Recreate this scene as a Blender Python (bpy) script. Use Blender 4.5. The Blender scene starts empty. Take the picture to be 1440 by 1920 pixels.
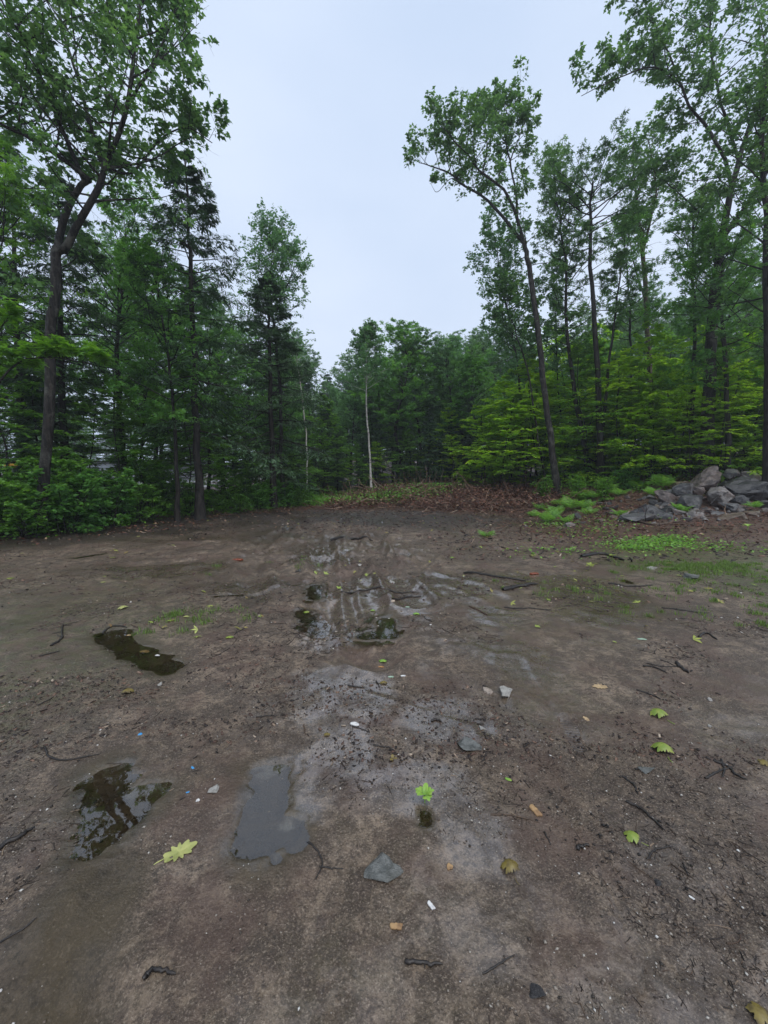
import bpy, bmesh, math, random
import numpy as np
from mathutils import Vector, Matrix
scene = bpy.context.scene
COL = scene.collection
PI = math.pi

# ------------------------------------------------------------------ camera
CAM_H = 1.5
PITCH = math.radians(6.0)
FPX = 750.0                       # focal length in pixels of the 1440x1920 photograph
cam_d = bpy.data.cameras.new("camera")
cam = bpy.data.objects.new("camera", cam_d)
COL.objects.link(cam)
cam.location = (0, 0, CAM_H)
cam.rotation_euler = (PI / 2 - PITCH, 0, 0)
cam_d.sensor_fit = 'VERTICAL'
cam_d.sensor_height = 36.0
cam_d.lens = 36.0 * FPX / 1920.0
cam_d.clip_start = 0.05
cam_d.clip_end = 5000
scene.camera = cam
scene.render.resolution_x = 768
scene.render.resolution_y = 1024

# ------------------------------------------------------------------ world (overcast)
SUN_EL, SUN_AZ = math.radians(58), math.radians(150)
world = bpy.data.worlds.new("World")
scene.world = world
world.use_nodes = True
nt = world.node_tree
nt.nodes.clear()
wo = nt.nodes.new('ShaderNodeOutputWorld')
bg = nt.nodes.new('ShaderNodeBackground')
bg.inputs['Strength'].default_value = 0.1
sky = nt.nodes.new('ShaderNodeTexSky')
sky.sky_type = 'NISHITA'
sky.sun_disc = False
sky.sun_elevation = SUN_EL
sky.sun_rotation = SUN_AZ
tc = nt.nodes.new('ShaderNodeTexCoord')
mp = nt.nodes.new('ShaderNodeMapping')
mp.inputs['Scale'].default_value = (1.0, 1.0, 2.2)
nz = nt.nodes.new('ShaderNodeTexNoise')
nz.inputs['Scale'].default_value = 1.6
nz.inputs['Detail'].default_value = 4
nz.inputs['Roughness'].default_value = 0.45
cr = nt.nodes.new('ShaderNodeValToRGB')      # cloud layer, radiance x10
cr.color_ramp.elements[0].position = 0.3
cr.color_ramp.elements[0].color = (5.7, 6.9, 8.9, 1)
cr.color_ramp.elements[1].position = 0.7
cr.color_ramp.elements[1].color = (7.2, 8.2, 9.9, 1)
mx = nt.nodes.new('ShaderNodeMix')
mx.data_type = 'RGBA'
mx.inputs[0].default_value = 0.93
nt.links.new(tc.outputs['Generated'], mp.inputs['Vector'])
nt.links.new(mp.outputs[0], nz.inputs['Vector'])
nt.links.new(nz.outputs['Fac'], cr.inputs[0])
nt.links.new(sky.outputs[0], mx.inputs[6])
nt.links.new(cr.outputs[0], mx.inputs[7])
nt.links.new(mx.outputs[2], bg.inputs['Color'])
nt.links.new(bg.outputs[0], wo.inputs['Surface'])

sun_d = bpy.data.lights.new("sun", 'SUN')
sun_d.energy = 1.5
sun_d.angle = math.radians(40)
sun_d.color = (1.0, 0.97, 0.92)
sun = bpy.data.objects.new("sun", sun_d)
COL.objects.link(sun)
_sd = Vector((math.sin(SUN_AZ) * math.cos(SUN_EL), math.cos(SUN_AZ) * math.cos(SUN_EL), math.sin(SUN_EL)))
sun.rotation_euler = _sd.to_track_quat('Z', 'Y').to_euler()
sun.location = (0, 0, 60)

scene.view_settings.view_transform = 'Standard'
scene.view_settings.look = 'None'
scene.view_settings.exposure = 0.19
scene.view_settings.gamma = 1.0
scene.view_settings.use_curve_mapping = False
scene.cycles.max_bounces = 6
scene.cycles.diffuse_bounces = 3
scene.cycles.glossy_bounces = 3
scene.cycles.transmission_bounces = 3
scene.cycles.transparent_max_bounces = 6
scene.cycles.sample_clamp_indirect = 3.0

# ------------------------------------------------------------------ helpers
def unit(v):
    v = np.asarray(v, float)
    return v / np.maximum(np.linalg.norm(v, axis=-1, keepdims=True), 1e-9)

_ht = np.random.default_rng(5).random(65536)
def _hash(ix, iy):
    return _ht[(ix * 374761 + iy * 668265 + (ix * iy) * 31) & 65535]
def vnoise(x, y):
    x = np.asarray(x, float); y = np.asarray(y, float)
    ix = np.floor(x).astype(np.int64); iy = np.floor(y).astype(np.int64)
    fx = x - ix; fy = y - iy
    fx = fx * fx * (3 - 2 * fx); fy = fy * fy * (3 - 2 * fy)
    a = _hash(ix, iy); b = _hash(ix + 1, iy); c = _hash(ix, iy + 1); d = _hash(ix + 1, iy + 1)
    return (a * (1 - fx) + b * fx) * (1 - fy) + (c * (1 - fx) + d * fx) * fy - 0.5
def fbm(x, y, o=4):
    s = 0; a = 1.0
    for k in range(o):
        s = s + a * vnoise(x * 2 ** k + 17.3 * k, y * 2 ** k - 9.1 * k); a *= 0.5
    return s
def sst(a, b, x):
    t = np.clip((np.asarray(x, float) - a) / (b - a), 0, 1)
    return t * t * (3 - 2 * t)

CP, SP = math.cos(PITCH), math.sin(PITCH)
def ray(px, py):
    u = (px - 720) / FPX; v = -(py - 960) / FPX
    return np.array([u, CP + v * SP, -SP + v * CP])
def at(px, py, Y):
    """The world point on the plane y = Y seen at that pixel of the photograph."""
    r = ray(px, py)
    return np.array([0, 0, CAM_H]) + r * (Y / r[1])
def flat(px, py, z=0.0):
    r = ray(px, py)
    return np.array([0, 0, CAM_H]) + r * ((z - CAM_H) / r[2])
def pxm(Y):
    return Y / FPX

# ------------------------------------------------------------------ terrain height
def macro(x, y):
    x = np.asarray(x, float); y = np.asarray(y, float)
    h = 0.05 * fbm(x * 0.33, y * 0.33, 3) * sst(0, 3, y) + 0.012 * fbm(x * 1.7 + 3, y * 1.7, 3)
    # brush ridge closing the clearing
    w = sst(-2.5, 0.8, x)
    h = h + 0.55 * sst(14.4, 18.4, y + .5 * np.maximum(x - 1.5, 0) + 1.6 * fbm(x * .5, y * .12 + 3.1, 3)) * w
    # forest floor on the right rises
    e = x - 0.18 * y - 2.6
    h = h + 0.75 * sst(0.5, 8, e) * sst(9.5, 17, y) + 0.25 * sst(4.2, 7, x) * sst(7.5, 9.5, y)
    # left woods edge: a small bank of topsoil
    h = h + 0.05 * sst(0.0, 1.0, edge_left(x, y))
    # soil heaped under the boulders
    h = h + 0.42 * np.exp(-((x - 8.6) / 2.3) ** 2 - ((y - 11.9) / 1.2) ** 2)
    # wooded rise behind the woods
    h = h + 5.0 * sst(42, 95, np.hypot(x * .8, y)) * sst(-26, -8, x) * sst(5, 30, y)
    return h
def edge_left(x, y):
    """>0 inside the woods on the left: the line runs from (-7.6, 8.2) to (-2.6, 17.5)"""
    return -(x + 7.7) * 0.88 + (y - 8.6) * 0.47 + 0.35 * np.sin(y * 0.9)

PUDDLES = [   # pixel polyline, half width (px), depth, tint
    ([(205, 1188), (250, 1222), (312, 1250)], 26, 0.030),
    ([(592, 1100), (590, 1122)], 13, 0.025),
    ([(566, 1148), (590, 1178)], 15, 0.025),
    ([(722, 1165), (726, 1190), (690, 1192)], 22, 0.030),
    ([(195, 1465), (205, 1530), (185, 1575), (262, 1500)], 44, 0.030),
    ([(512, 1458), (500, 1520), (470, 1580), (530, 1560)], 42, 0.034),
    ([(405, 1119), (448, 1117)], 5, 0.020),
    ([(1172, 1088), (1180, 1091)], 8, 0.02),
    ([(200, 1672), (130, 1770), (40, 1900)], 62, 0.014),
    ([(797, 1532), (800, 1545)], 14, 0.012),
    ([(560, 1178), (600, 1192)], 9, 0.012),
    ([(135, 1046), (190, 1038)], 5, 0.015),
]
_pud = []
for pts, hw, dp in PUDDLES:
    W = [flat(a, b) for a, b in pts]
    c = np.mean(W, axis=0)
    r = hw * c[1] / FPX
    _pud.append((np.array(W)[:, :2], r, dp, c, float(macro(c[0], c[1]))))

def seg_dist(x, y, pts):
    best = np.full(np.shape(x), 1e9); tt = np.zeros(np.shape(x)); L = 0; side = np.zeros(np.shape(x))
    for (a, b) in zip(pts[:-1], pts[1:]):
        d = b - a; l = math.hypot(*d) + 1e-9
        t = np.clip(((x - a[0]) * d[0] + (y - a[1]) * d[1]) / l ** 2, 0, 1)
        ex = x - a[0] - t * d[0]; ey = y - a[1] - t * d[1]
        q = np.hypot(ex, ey)
        s = (ex * d[1] - ey * d[0]) / l
        m = q < best
        best = np.where(m, q, best); tt = np.where(m, L + t * l, tt); side = np.where(m, s, side)
        L += l
    return best, tt, side

RUTS = [   # pixel polyline, half width m, depth m, lug period m
    ([(600, 1185), (600, 1120), (612, 1060), (600, 1010), (560, 975), (500, 958)], 0.17, 0.055, 0.16),
    ([(700, 1230), (680, 1120), (665, 1060), (668, 1015), (640, 980), (590, 958)], 0.17, 0.045, 0.16),
    ([(780, 1130), (725, 1062), (700, 1020), (720, 985), (780, 962)], 0.16, 0.05, 0.17),
    ([(480, 1100), (470, 1050), (500, 1010), (560, 985)], 0.16, 0.04, 0.18),
    ([(860, 1075), (760, 1040), (640, 1020), (480, 1012), (330, 1020)], 0.15, 0.022, 0.17),
    ([(960, 1135), (860, 1095), (790, 1080)], 0.13, 0.014, 0.15),
    ([(640, 1080), (560, 1046), (420, 1042), (250, 1060)], 0.14, 0.032, 0.17),
    ([(640, 1095), (690, 1030), (740, 985), (810, 958)], 0.15, 0.032, 0.17),
    ([(560, 1095), (500, 1030), (440, 1000), (360, 985)], 0.15, 0.03, 0.17),
    ([(730, 1110), (790, 1050), (850, 1010), (900, 985)], 0.14, 0.028, 0.17),
    ([(520, 1150), (430, 1080), (330, 1040), (200, 1030)], 0.15, 0.026, 0.17),
    ([(650, 1230), (640, 1150), (636, 1060), (625, 1000), (660, 965)], 0.14, 0.03, 0.17),
    ([(330, 1150), (290, 1100), (230, 1080), (150, 1075)], 0.12, 0.022, 0.17),
    ([(1000, 1370), (1040, 1450), (1085, 1560)], 0.016, 0.012, 0.0),
    ([(1085, 1345), (1100, 1390)], 0.012, 0.008, 0.0),
    ([(1130, 1620), (1175, 1780), (1225, 1918)], 0.02, 0.010, 0.0),
    ([(985, 1640), (1010, 1760)], 0.02, 0.008, 0.0),
    ([(700, 1290), (790, 1320), (905, 1350), (914, 1372)], 0.05, 0.006, 0.0),
    ([(960, 1240), (1010, 1330), (1120, 1470), (1330, 1700)], 0.10, 0.010, 0.0),
]
_ruts = [(np.array([flat(a, b)[:2] for a, b in p]), w, d, l) for p, w, d, l in RUTS]

def height(x, y, full=True):
    x = np.asarray(x, float); y = np.asarray(y, float)
    h = macro(x, y)
    near = np.exp(-(np.hypot(x, y - 6) / 14) ** 2)
    h = h + 0.008 * fbm(x * 5.3, y * 5.3, 3) * (0.4 + near)
    if full:
        h = h + 0.004 * fbm(x * 19, y * 19, 2) * near
    zone = np.exp(-((x + .4 + .12 * y) / 2.4) ** 2) * sst(4.6, 6.2, y) * sst(14, 10, y)
    rd = np.abs(fbm(x * 2.1 + .5 * y + 20, y * .9 - .3 * x, 3))
    h = h + zone * (.045 * sst(.22, .0, rd) - .02 + .046 * fbm(x * 4.7, y * 3.3, 4) + .016 * vnoise(x * 13, y * 8) + .009 * vnoise(x * 29, y * 13))
    clods = np.maximum(fbm(x * 2.6 + 9, y * 2.6, 3) - 0.18, 0)
    h = h + 0.09 * clods * sst(4, 7, y) * sst(22, 18, y)
    # churned ruts
    for pts, w, d, lug in _ruts:
        w = w * (1.2 if lug else 1)
        q, t, s = seg_dist(x + 0.03 * vnoise(x * 4, y * 4), y + 0.05 * vnoise(x * 3 + 5, y * 3), pts)
        prof = -np.exp(-(q / w) ** 4) + 0.55 * np.exp(-((q - 1.35 * w) / (0.3 * w)) ** 2)
        if lug:
            prof = prof + 0.0 * np.exp(-(q / w) ** 4) * np.clip(1.6 * np.sin(2 * PI * (t + np.abs(s) * 0.8) / lug), -1, 1) * (0.5 + vnoise(t * 3, q * 5))
            prof = prof * (0.55 + 0.9 * (vnoise(t * 1.3 + d * 99, 0.5 + 0 * t) + 0.5))
        h = h + (0.85 if lug else 1.0) * d * prof
    for W, r, dp, c, hc in _pud:
        q, _, _ = seg_dist(x, y, W)
        q = q / r * (1 + 0.75 * fbm(x / r * 1.1 + 4, y / r * 1.1, 4))
        h = h * (1 - sst(2.6, 1.2, q)) + (hc + 0.004 * fbm(x * 9, y * 9, 3)) * sst(2.6, 1.2, q)
        h = h - dp * sst(1.35, 0.35, q)
    for px_, py_, rx_, ry_, hh_ in ((95, 1740, .20, .16, .055), (215, 1640, .14, .07, .02), (60, 1905, .30, .07, -.045), (130, 1850, .10, .07, -.03)):
        c_ = flat(px_, py_)
        h = h + hh_ * np.exp(-((x - c_[0]) / rx_) ** 2 - ((y - c_[1]) / ry_) ** 2) * (1 + .5 * fbm(x * 9, y * 9, 3))
    # sunken shoe print
    q, t, s = seg_dist(x, y, _shoe)
    h = h - 0.016 * sst(0.066, 0.042, q) + 0.006 * np.exp(-((q - 0.075) / 0.016) ** 2)
    return h
_shoe = np.array([flat(1066, 1352)[:2], flat(1082, 1392)[:2]])

def ground(px, py):
    """The point of the ground seen at that pixel."""
    r = ray(px, py)
    lo, hi = 0.3, 60.0
    if r[2] < -0.004: hi = min(CAM_H / -r[2] * 1.6, 60.0)
    for n_ in (120, 24, 16):
        tt = np.geomspace(lo, hi, n_)
        P = np.array([0, 0, CAM_H]) + tt[:, None] * r
        below = P[:, 2] < height(P[:, 0], P[:, 1], False)
        k = int(np.argmax(below)) if below.any() else n_ - 1
        lo, hi = tt[max(k - 1, 0)], tt[k]
    return P[k]
def H0(x, y):
    return float(height(x, y, False))

# ------------------------------------------------------------------ mesh building
def make_mesh(name, V, faces, mats=(), smooth=False, attr=None, mat_idx=None):
    """faces: (m,4) or (m,3) index array, or a list of such arrays"""
    me = bpy.data.meshes.new(name)
    V = np.asarray(V, np.float32).reshape(-1, 3)
    if isinstance(faces, np.ndarray): faces = [faces]
    faces = [np.asarray(f, np.int32) for f in faces if len(f)]
    nl = sum(f.size for f in faces); nf = sum(len(f) for f in faces)
    me.vertices.add(len(V)); me.vertices.foreach_set('co', V.ravel())
    me.loops.add(nl); me.loops.foreach_set('vertex_index', np.concatenate([f.ravel() for f in faces]))
    me.polygons.add(nf)
    tot = np.concatenate([np.full(len(f), f.shape[1], np.int32) for f in faces])
    st = np.concatenate([[0], np.cumsum(tot)[:-1]]).astype(np.int32)
    me.polygons.foreach_set('loop_start', st)
    if smooth: me.polygons.foreach_set('use_smooth', np.ones(nf, bool))
    if mat_idx is not None: me.polygons.foreach_set('material_index', np.asarray(mat_idx, np.int32))
    for m in mats: me.materials.append(m)
    if attr:
        for k, (dom, arr) in attr.items():
            a = me.attributes.new(k, 'FLOAT', dom)
            a.data.foreach_set('value', np.asarray(arr, np.float32))
    me.update(calc_edges=True)
    return me
def link(name, me, parent=None, loc=None, **kw):
    o = bpy.data.objects.new(name, me)
    COL.objects.link(o)
    if parent is not None: o.parent = parent
    if loc is not None: o.location = loc
    for k, v in kw.items():
        if v is not None: o[k] = v
    return o
def thing(name, loc, label, category, group=None, rz=0, me=None):
    return (lambda o: (setattr(o, 'rotation_euler', (0, 0, rz)), o)[1])(
        link(name, me, None, loc, label=label, category=category, group=group))
def dup(root, loc, rz=0, sc=1, label=None, group=None):
    r = root.copy(); COL.objects.link(r)
    r.location = loc; r.rotation_euler = (0, 0, rz)
    r.scale = (sc, sc, sc) if not hasattr(sc, '__len__') else sc
    if label: r['label'] = label
    if group: r['group'] = group
    for ch in root.children:
        c = ch.copy(); COL.objects.link(c); c.parent = r
    return r

def tubes(P, R, s=5):
    """P (n,k,3), R (n,k) -> verts, quads"""
    n, k, _ = P.shape
    T = unit(np.gradient(P, axis=1))
    ref = np.where(np.abs(unit(P[:, -1] - P[:, 0])[:, 2:3]) > 0.8, [[1.0, 0, 0]], [[0, 0, 1.0]])[:, None, :]
    U = unit(np.cross(T, np.broadcast_to(ref, T.shape)))
    W = np.cross(T, U)
    a = np.arange(s) * 2 * PI / s
    V = P[:, :, None] + R[:, :, None, None] * (np.cos(a)[:, None] * U[:, :, None] + np.sin(a)[:, None] * W[:, :, None])
    i = np.arange(k - 1)[:, None] * s; j = np.arange(s)[None]
    q = np.stack([i + j, i + (j + 1) % s, i + s + (j + 1) % s, i + s + j], -1).reshape(-1, 4)
    F = (q[None] + (np.arange(n) * k * s)[:, None, None]).reshape(-1, 4)
    return V.reshape(-1, 3), F
def join(parts):
    Vs, Fs, o = [], [], 0
    for V, F in parts:
        if len(V) == 0: continue
        Vs.append(V); Fs.append(F + o); o += len(V)
    return np.concatenate(Vs), np.concatenate(Fs)
def resample(pts, k):
    """smooth curve through points (Catmull-Rom), k samples"""
    p = np.asarray(pts, float)
    if len(p) == 2:
        t = np.linspace(0, 1, k)[:, None]
        return p[0] * (1 - t) + p[1] * t
    q = np.vstack([2 * p[0] - p[1], p, 2 * p[-1] - p[-2]])
    n = len(p) - 1
    out = []
    for u in np.linspace(0, n, k):
        i = min(int(u), n - 1); t = u - i
        a, b, c, d = q[i], q[i + 1], q[i + 2], q[i + 3]
        out.append(0.5 * (2 * b + (c - a) * t + (2 * a - 5 * b + 4 * c - d) * t ** 2 + (-a + 3 * b - 3 * c + d) * t ** 3))
    return np.array(out)

def grow(rng, O, D, L, k, up=0.0, wob=0.12):
    """polylines from origins O along D with length L, bending towards +z by up"""
    n = len(O)
    d = unit(D); P = [O]; st = (L / (k - 1))[:, None]
    for i in range(k - 1):
        d = unit(d + rng.normal(0, wob, (n, 3)) + np.array([0, 0, up]) / (k - 1))
        P.append(P[-1] + d * st)
    return np.stack(P, 1)
def sample(P, t):
    """P (n,k,3), t (n,m) -> points (n,m,3), tangents"""
    n, k, _ = P.shape
    u = np.clip(t, 0, 0.9999) * (k - 1)
    i = u.astype(int); f = (u - i)[..., None]
    r = np.arange(n)[:, None]
    a, b = P[r, i], P[r, i + 1]
    return a * (1 - f) + b * f, unit(b - a)
def children(rng, P, m, t0, t1, ang, flatness, jit=0.25):
    n = len(P)
    t = t0 + (t1 - t0) * (np.arange(m)[None] + rng.random((n, m))) / m
    O, T = sample(P, t)
    side = np.cross(T, [0, 0, 1.0]); side = unit(side + 1e-6)
    sg = np.where((np.arange(m)[None, :, None] + rng.integers(0, 2, (n, 1, 1))) % 2, 1.0, -1.0)
    rnd = rng.normal(0, 1, (n, m, 3)); rnd = unit(rnd - T * (rnd * T).sum(-1, keepdims=True))
    perp = unit(side * sg * flatness + rnd * (1 - flatness))
    a = ang + rng.normal(0, jit, (n, m, 1))
    D = T * np.cos(a) + perp * np.sin(a)
    return O.reshape(-1, 3), D.reshape(-1, 3), t.reshape(-1)

LEAF = {   # templates: verts (x side, y along, z normal), quads
    'oval': (np.array([[0, 0, 0], [.30, .45, .07], [0, 1, -.04], [-.30, .45, .07]]), np.array([[0, 1, 2, 3]])),
    'narrow': (np.array([[0, 0, 0], [.13, .4, .02], [0, 1, -.05], [-.13, .4, .02]]), np.array([[0, 1, 2, 3]])),
    'maple': (np.array([[0, 0, 0], [.16, .42, .03], [0, 1, -.08], [-.16, .42, .03],
                        [.42, .22, .02], [.78, .52, -.08], [.30, .50, .03],
                        [-.42, .22, .02], [-.78, .52, -.08], [-.30, .50, .03]]),
              np.array([[0, 1, 2, 3], [0, 4, 5, 6], [0, 9, 8, 7]])),
}
LEAF['oak'] = (np.array([[0, 0, 0], [.20, .62, .05], [0, 1, -.08], [-.20, .62, .05],
                         [.38, .45, .0], [.12, .5, .04], [-.38, .50, .0], [-.12, .4, .04], [0, .25, 0]]),
               np.array([[0, 1, 2, 3], [8, 4, 1, 5], [8, 7, 3, 6]]))
def leaves(kind, Pn, D, N, S):
    tv, tf = LEAF[kind]
    D = unit(D); N = unit(N - D * (N * D).sum(-1, keepdims=True)); X = np.cross(D, N)
    V = Pn[:, None] + S[:, None, None] * (tv[None, :, 0:1] * X[:, None] + tv[None, :, 1:2] * D[:, None] + tv[None, :, 2:3] * N[:, None])
    F = (tf[None] + (np.arange(len(Pn)) * len(tv))[:, None, None]).reshape(-1, 4)
    return V.reshape(-1, 3), F, len(tf)

def build_tree(seed, stems, spec):
    """stems: list of (points, base radius, tip radius, t0, t1, number of branches, length). Returns wood mesh data and leaf mesh data."""
    rng = np.random.default_rng(seed)
    g = lambda k, d: spec.get(k, d)
    wood = []; O1, D1, L1, R1 = [], [], [], []
    for si, (pts, r0, r1, t0, t1, nb, bl) in enumerate(stems):
        K = 18
        C = resample(pts, K)
        lng = np.linalg.norm(C[-1] - C[0])
        C[1:-1] += rng.normal(0, 0.004 * lng, (K - 2, 3)) * g('trunk_wob', .6)
        tt = np.linspace(0, 1, K)
        R = r0 + (r1 - r0) * tt ** 0.85
        if si == 0:
            C[0, 2] -= 0.12
            R = R + r0 * 0.55 * np.exp(-tt * lng / (2.2 * r0 + 0.12))
        wood.append(tubes(C[None], R[None], 9 if r0 > .05 else 6))
        if nb:
            t = t0 + (t1 - t0) * (np.arange(nb) + rng.random(nb)) / nb
            O, T = sample(C[None], t[None]); O = O[0]; T = T[0]
            az = np.arange(nb) * 2.39996 + rng.normal(0, .5, nb) + seed
            if g('bias', None) is not None:
                bx, by, amt = g('bias', None)
                ba = math.atan2(by, bx)
                az = np.where(rng.random(nb) < amt, ba + rng.normal(0, .7, nb), az)
            f = (t - t0) / max(t1 - t0, 1e-6)
            e = g('el0', 0.25) + (g('el1', 1.1) - g('el0', 0.25)) * f + rng.normal(0, .15, nb)
            hz = np.stack([np.cos(az), np.sin(az), 0 * az], -1)
            D = hz * np.cos(e)[:, None] + np.array([0, 0, 1.0]) * np.sin(e)[:, None]
            prof = g('profile', lambda f: 0.55 + 0.45 * np.sin(PI * (0.15 + 0.75 * f)))(f)
            L = bl * prof * rng.uniform(.65, 1.15, nb)
            O1.append(O); D1.append(D); L1.append(L)
            rr = np.interp(t, tt, R)
            R1.append(np.minimum(rr * 0.6, 0.011 * L + 0.004))
    if g('dead', 0):
        C = resample(stems[0][0], 18); nd = g('dead', 0)
        t = rng.uniform(g('dead0', 0.15), g('dead1', 0.5), nd)
        O, T = sample(C[None], t[None]); az = rng.uniform(0, 2 * PI, nd)
        D = np.stack([np.cos(az), np.sin(az), rng.uniform(-.25, .25, nd)], -1)
        Ld = g('dead_len', 1.2) * rng.uniform(.3, 1.1, nd)
        Pd = grow(rng, O[0], D, Ld, 6, -0.25, .12)
        wood.append(tubes(Pd, np.linspace(1, .2, 6)[None] * (0.009 * Ld + .002)[:, None], 3))
        Oc, Dc, tc_ = children(rng, Pd, 3, .3, .9, .8, .4)
        Pc = grow(rng, Oc, Dc, np.repeat(Ld, 3) * .3, 3, 0, .15)
        wood.append(tubes(Pc, np.linspace(1, .3, 3)[None] * np.full((len(Pc), 1), .0035), 3))
    O1 = np.concatenate(O1); D1 = np.concatenate(D1); L1 = np.concatenate(L1); R1 = np.concatenate(R1)
    P1 = grow(rng, O1, D1, L1, 8, g('up', .25), g('wob', .10))
    wood.append(tubes(P1, R1[:, None] * np.linspace(1, .18, 8)[None], 5 if not g('far', 0) else 3))
    # second order
    m2 = g('m2', 7)
    O2, D2, t2 = children(rng, P1, m2, g('b0', .2), 1.0, g('a2', .8), g('flat', .5))
    L2 = np.repeat(L1, m2) * g('l2', .42) * (1.15 - .6 * t2) * rng.uniform(.6, 1.2, len(t2))
    P2 = grow(rng, O2, D2, L2, 5, g('up2', .15), g('wob', .10))
    wood.append(tubes(P2, (0.006 * L2 + .0015)[:, None] * np.linspace(1, .3, 5)[None], 3))
    LP = P2; LL = L2
    m3 = g('m3', 4)
    if m3:
        O3, D3, t3 = children(rng, P2, m3, .25, 1.0, g('a3', .8), g('flat', .5))
        L3 = np.repeat(L2, m3) * g('l3', .42) * rng.uniform(.6, 1.3, len(t3))
        P3 = grow(rng, O3, D3, L3, 3, g('up2', .15), .1)
        if not g('far', 0):
            wood.append(tubes(P3, np.full((len(P3), 3), .0022) * [1, .8, .5], 3))
        LP = P3; LL = L3
    nl = g('nl', 7)
    clump = rng.random(len(LP))
    keep = rng.random(len(LP)) > g('gaps', .1)
    LP, clump, LL = LP[keep], clump[keep], LL[keep]
    Ol, Dl, tl = children(rng, LP, nl, .15, 1.0, g('la', .95), g('lflat', .75), .3)
    n = len(Ol)
    Nn = np.array([0, 0, 1.0]) + rng.normal(0, g('ntilt', .45), (n, 3))
    Dl = Dl + np.array([0, 0, -g('droop', .15)])
    Ol = Ol + rng.normal(0, g('jit', .03), (n, 3))
    S = g('size', .11) * rng.uniform(.6, 1.25, n)
    LV, LF, per = leaves(g('leaf', 'oval'), Ol, Dl, Nn, S)
    val = np.clip(np.repeat(clump, nl) * .55 + rng.random(n) * .45, 0, 1)
    return join(wood), (LV, LF, np.repeat(val, per))

# ------------------------------------------------------------------ materials
def new_mat(name):
    m = bpy.data.materials.new(name); m.use_nodes = True
    n = m.node_tree; n.nodes.clear()
    out = n.nodes.new('ShaderNodeOutputMaterial')
    return m, n, out
def N(n, t, **kw):
    x = n.nodes.new(t)
    for k, v in kw.items():
        if k in x.inputs.keys() if hasattr(x.inputs, 'keys') else False: x.inputs[k].default_value = v
        else: setattr(x, k, v)
    return x
def noise(n, vec, scale, detail=4, rough=.5, dist=0):
    x = n.nodes.new('ShaderNodeTexNoise')
    x.inputs['Scale'].default_value = scale; x.inputs['Detail'].default_value = detail
    x.inputs['Roughness'].default_value = rough; x.inputs['Distortion'].default_value = dist
    if vec is not None: n.links.new(vec, x.inputs['Vector'])
    return x.outputs['Fac']
def ramp(n, fac, stops):
    x = n.nodes.new('ShaderNodeValToRGB')
    e = x.color_ramp.elements
    while len(e) < len(stops): e.new(.5)
    for i, (p, c) in enumerate(stops):
        e[i].position = p
        e[i].color = (c, c, c, 1) if not hasattr(c, '__len__') else (*c, 1)
    n.links.new(fac, x.inputs[0])
    return x.outputs[0]
def mixc(n, fac, a, b):
    x = n.nodes.new('ShaderNodeMix'); x.data_type = 'RGBA'
    for sock, v in ((0, fac), (6, a), (7, b)):
        if hasattr(v, 'is_output') or isinstance(v, bpy.types.NodeSocket): n.links.new(v, x.inputs[sock])
        elif sock == 0: x.inputs[0].default_value = v
        else: x.inputs[sock].default_value = (*v, 1)
    return x.outputs[2]
def mth(n, op, a, b=None, clamp=False):
    x = n.nodes.new('ShaderNodeMath'); x.operation = op; x.use_clamp = clamp
    for i, v in enumerate((a, b)):
        if v is None: continue
        if isinstance(v, (int, float)): x.inputs[i].default_value = v
        else: n.links.new(v, x.inputs[i])
    return x.outputs[0]
def attr(n, name):
    x = n.nodes.new('ShaderNodeAttribute'); x.attribute_name = name
    return x.outputs['Fac']
def bump(n, h, strength, dist):
    x = n.nodes.new('ShaderNodeBump')
    x.inputs['Strength'].default_value = strength; x.inputs['Distance'].default_value = dist
    n.links.new(h, x.inputs['Height'])
    return x.outputs[0]
def principled(n, out, col, rough=.6, normal=None, spec=.5):
    b = n.nodes.new('ShaderNodeBsdfPrincipled')
    for k, v in (('Base Color', col), ('Roughness', rough), ('Specular IOR Level', spec)):
        if isinstance(v, bpy.types.NodeSocket): n.links.new(v, b.inputs[k])
        elif k == 'Base Color': b.inputs[k].default_value = (*v, 1)
        else: b.inputs[k].default_value = v
    if normal is not None: n.links.new(normal, b.inputs['Normal'])
    n.links.new(b.outputs[0], out.inputs['Surface'])
    return b

def leaf_mat(name, dark, mid, light, trans=.35, rough=.42):
    m, n, out = new_mat(name)
    v = attr(n, 'rnd')
    oi = n.nodes.new('ShaderNodeObjectInfo')
    v2 = mth(n, 'ADD', v, mth(n, 'MULTIPLY', mth(n, 'SUBTRACT', oi.outputs['Random'], .5), .25), True)
    c = ramp(n, v2, [(0.05, dark), (.55, mid), (.97, light)])
    b = n.nodes.new('ShaderNodeBsdfPrincipled')
    n.links.new(c, b.inputs['Base Color']); b.inputs['Roughness'].default_value = rough
    b.inputs['Specular IOR Level'].default_value = .5
    t = n.nodes.new('ShaderNodeBsdfTranslucent')
    hs = n.nodes.new('ShaderNodeHueSaturation'); hs.inputs['Hue'].default_value = .485
    hs.inputs['Saturation'].default_value = 1.1; hs.inputs['Value'].default_value = 1.5
    n.links.new(c, hs.inputs['Color']); n.links.new(hs.outputs[0], t.inputs['Color'])
    ms = n.nodes.new('ShaderNodeMixShader'); ms.inputs[0].default_value = trans
    n.links.new(b.outputs[0], ms.inputs[1]); n.links.new(t.outputs[0], ms.inputs[2])
    n.links.new(ms.outputs[0], out.inputs['Surface'])
    return m
M_OAK = leaf_mat('oak_leaves', (.058, .135, .045), (.105, .225, .068), (.18, .34, .09), .42)
M_MAPLE = leaf_mat('maple_leaves', (.070, .185, .040), (.125, .31, .06), (.22, .45, .09), .42)
M_BEECH = leaf_mat('sapling_leaves', (.17, .34, .03), (.31, .53, .055), (.46, .70, .10), .5)
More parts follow.
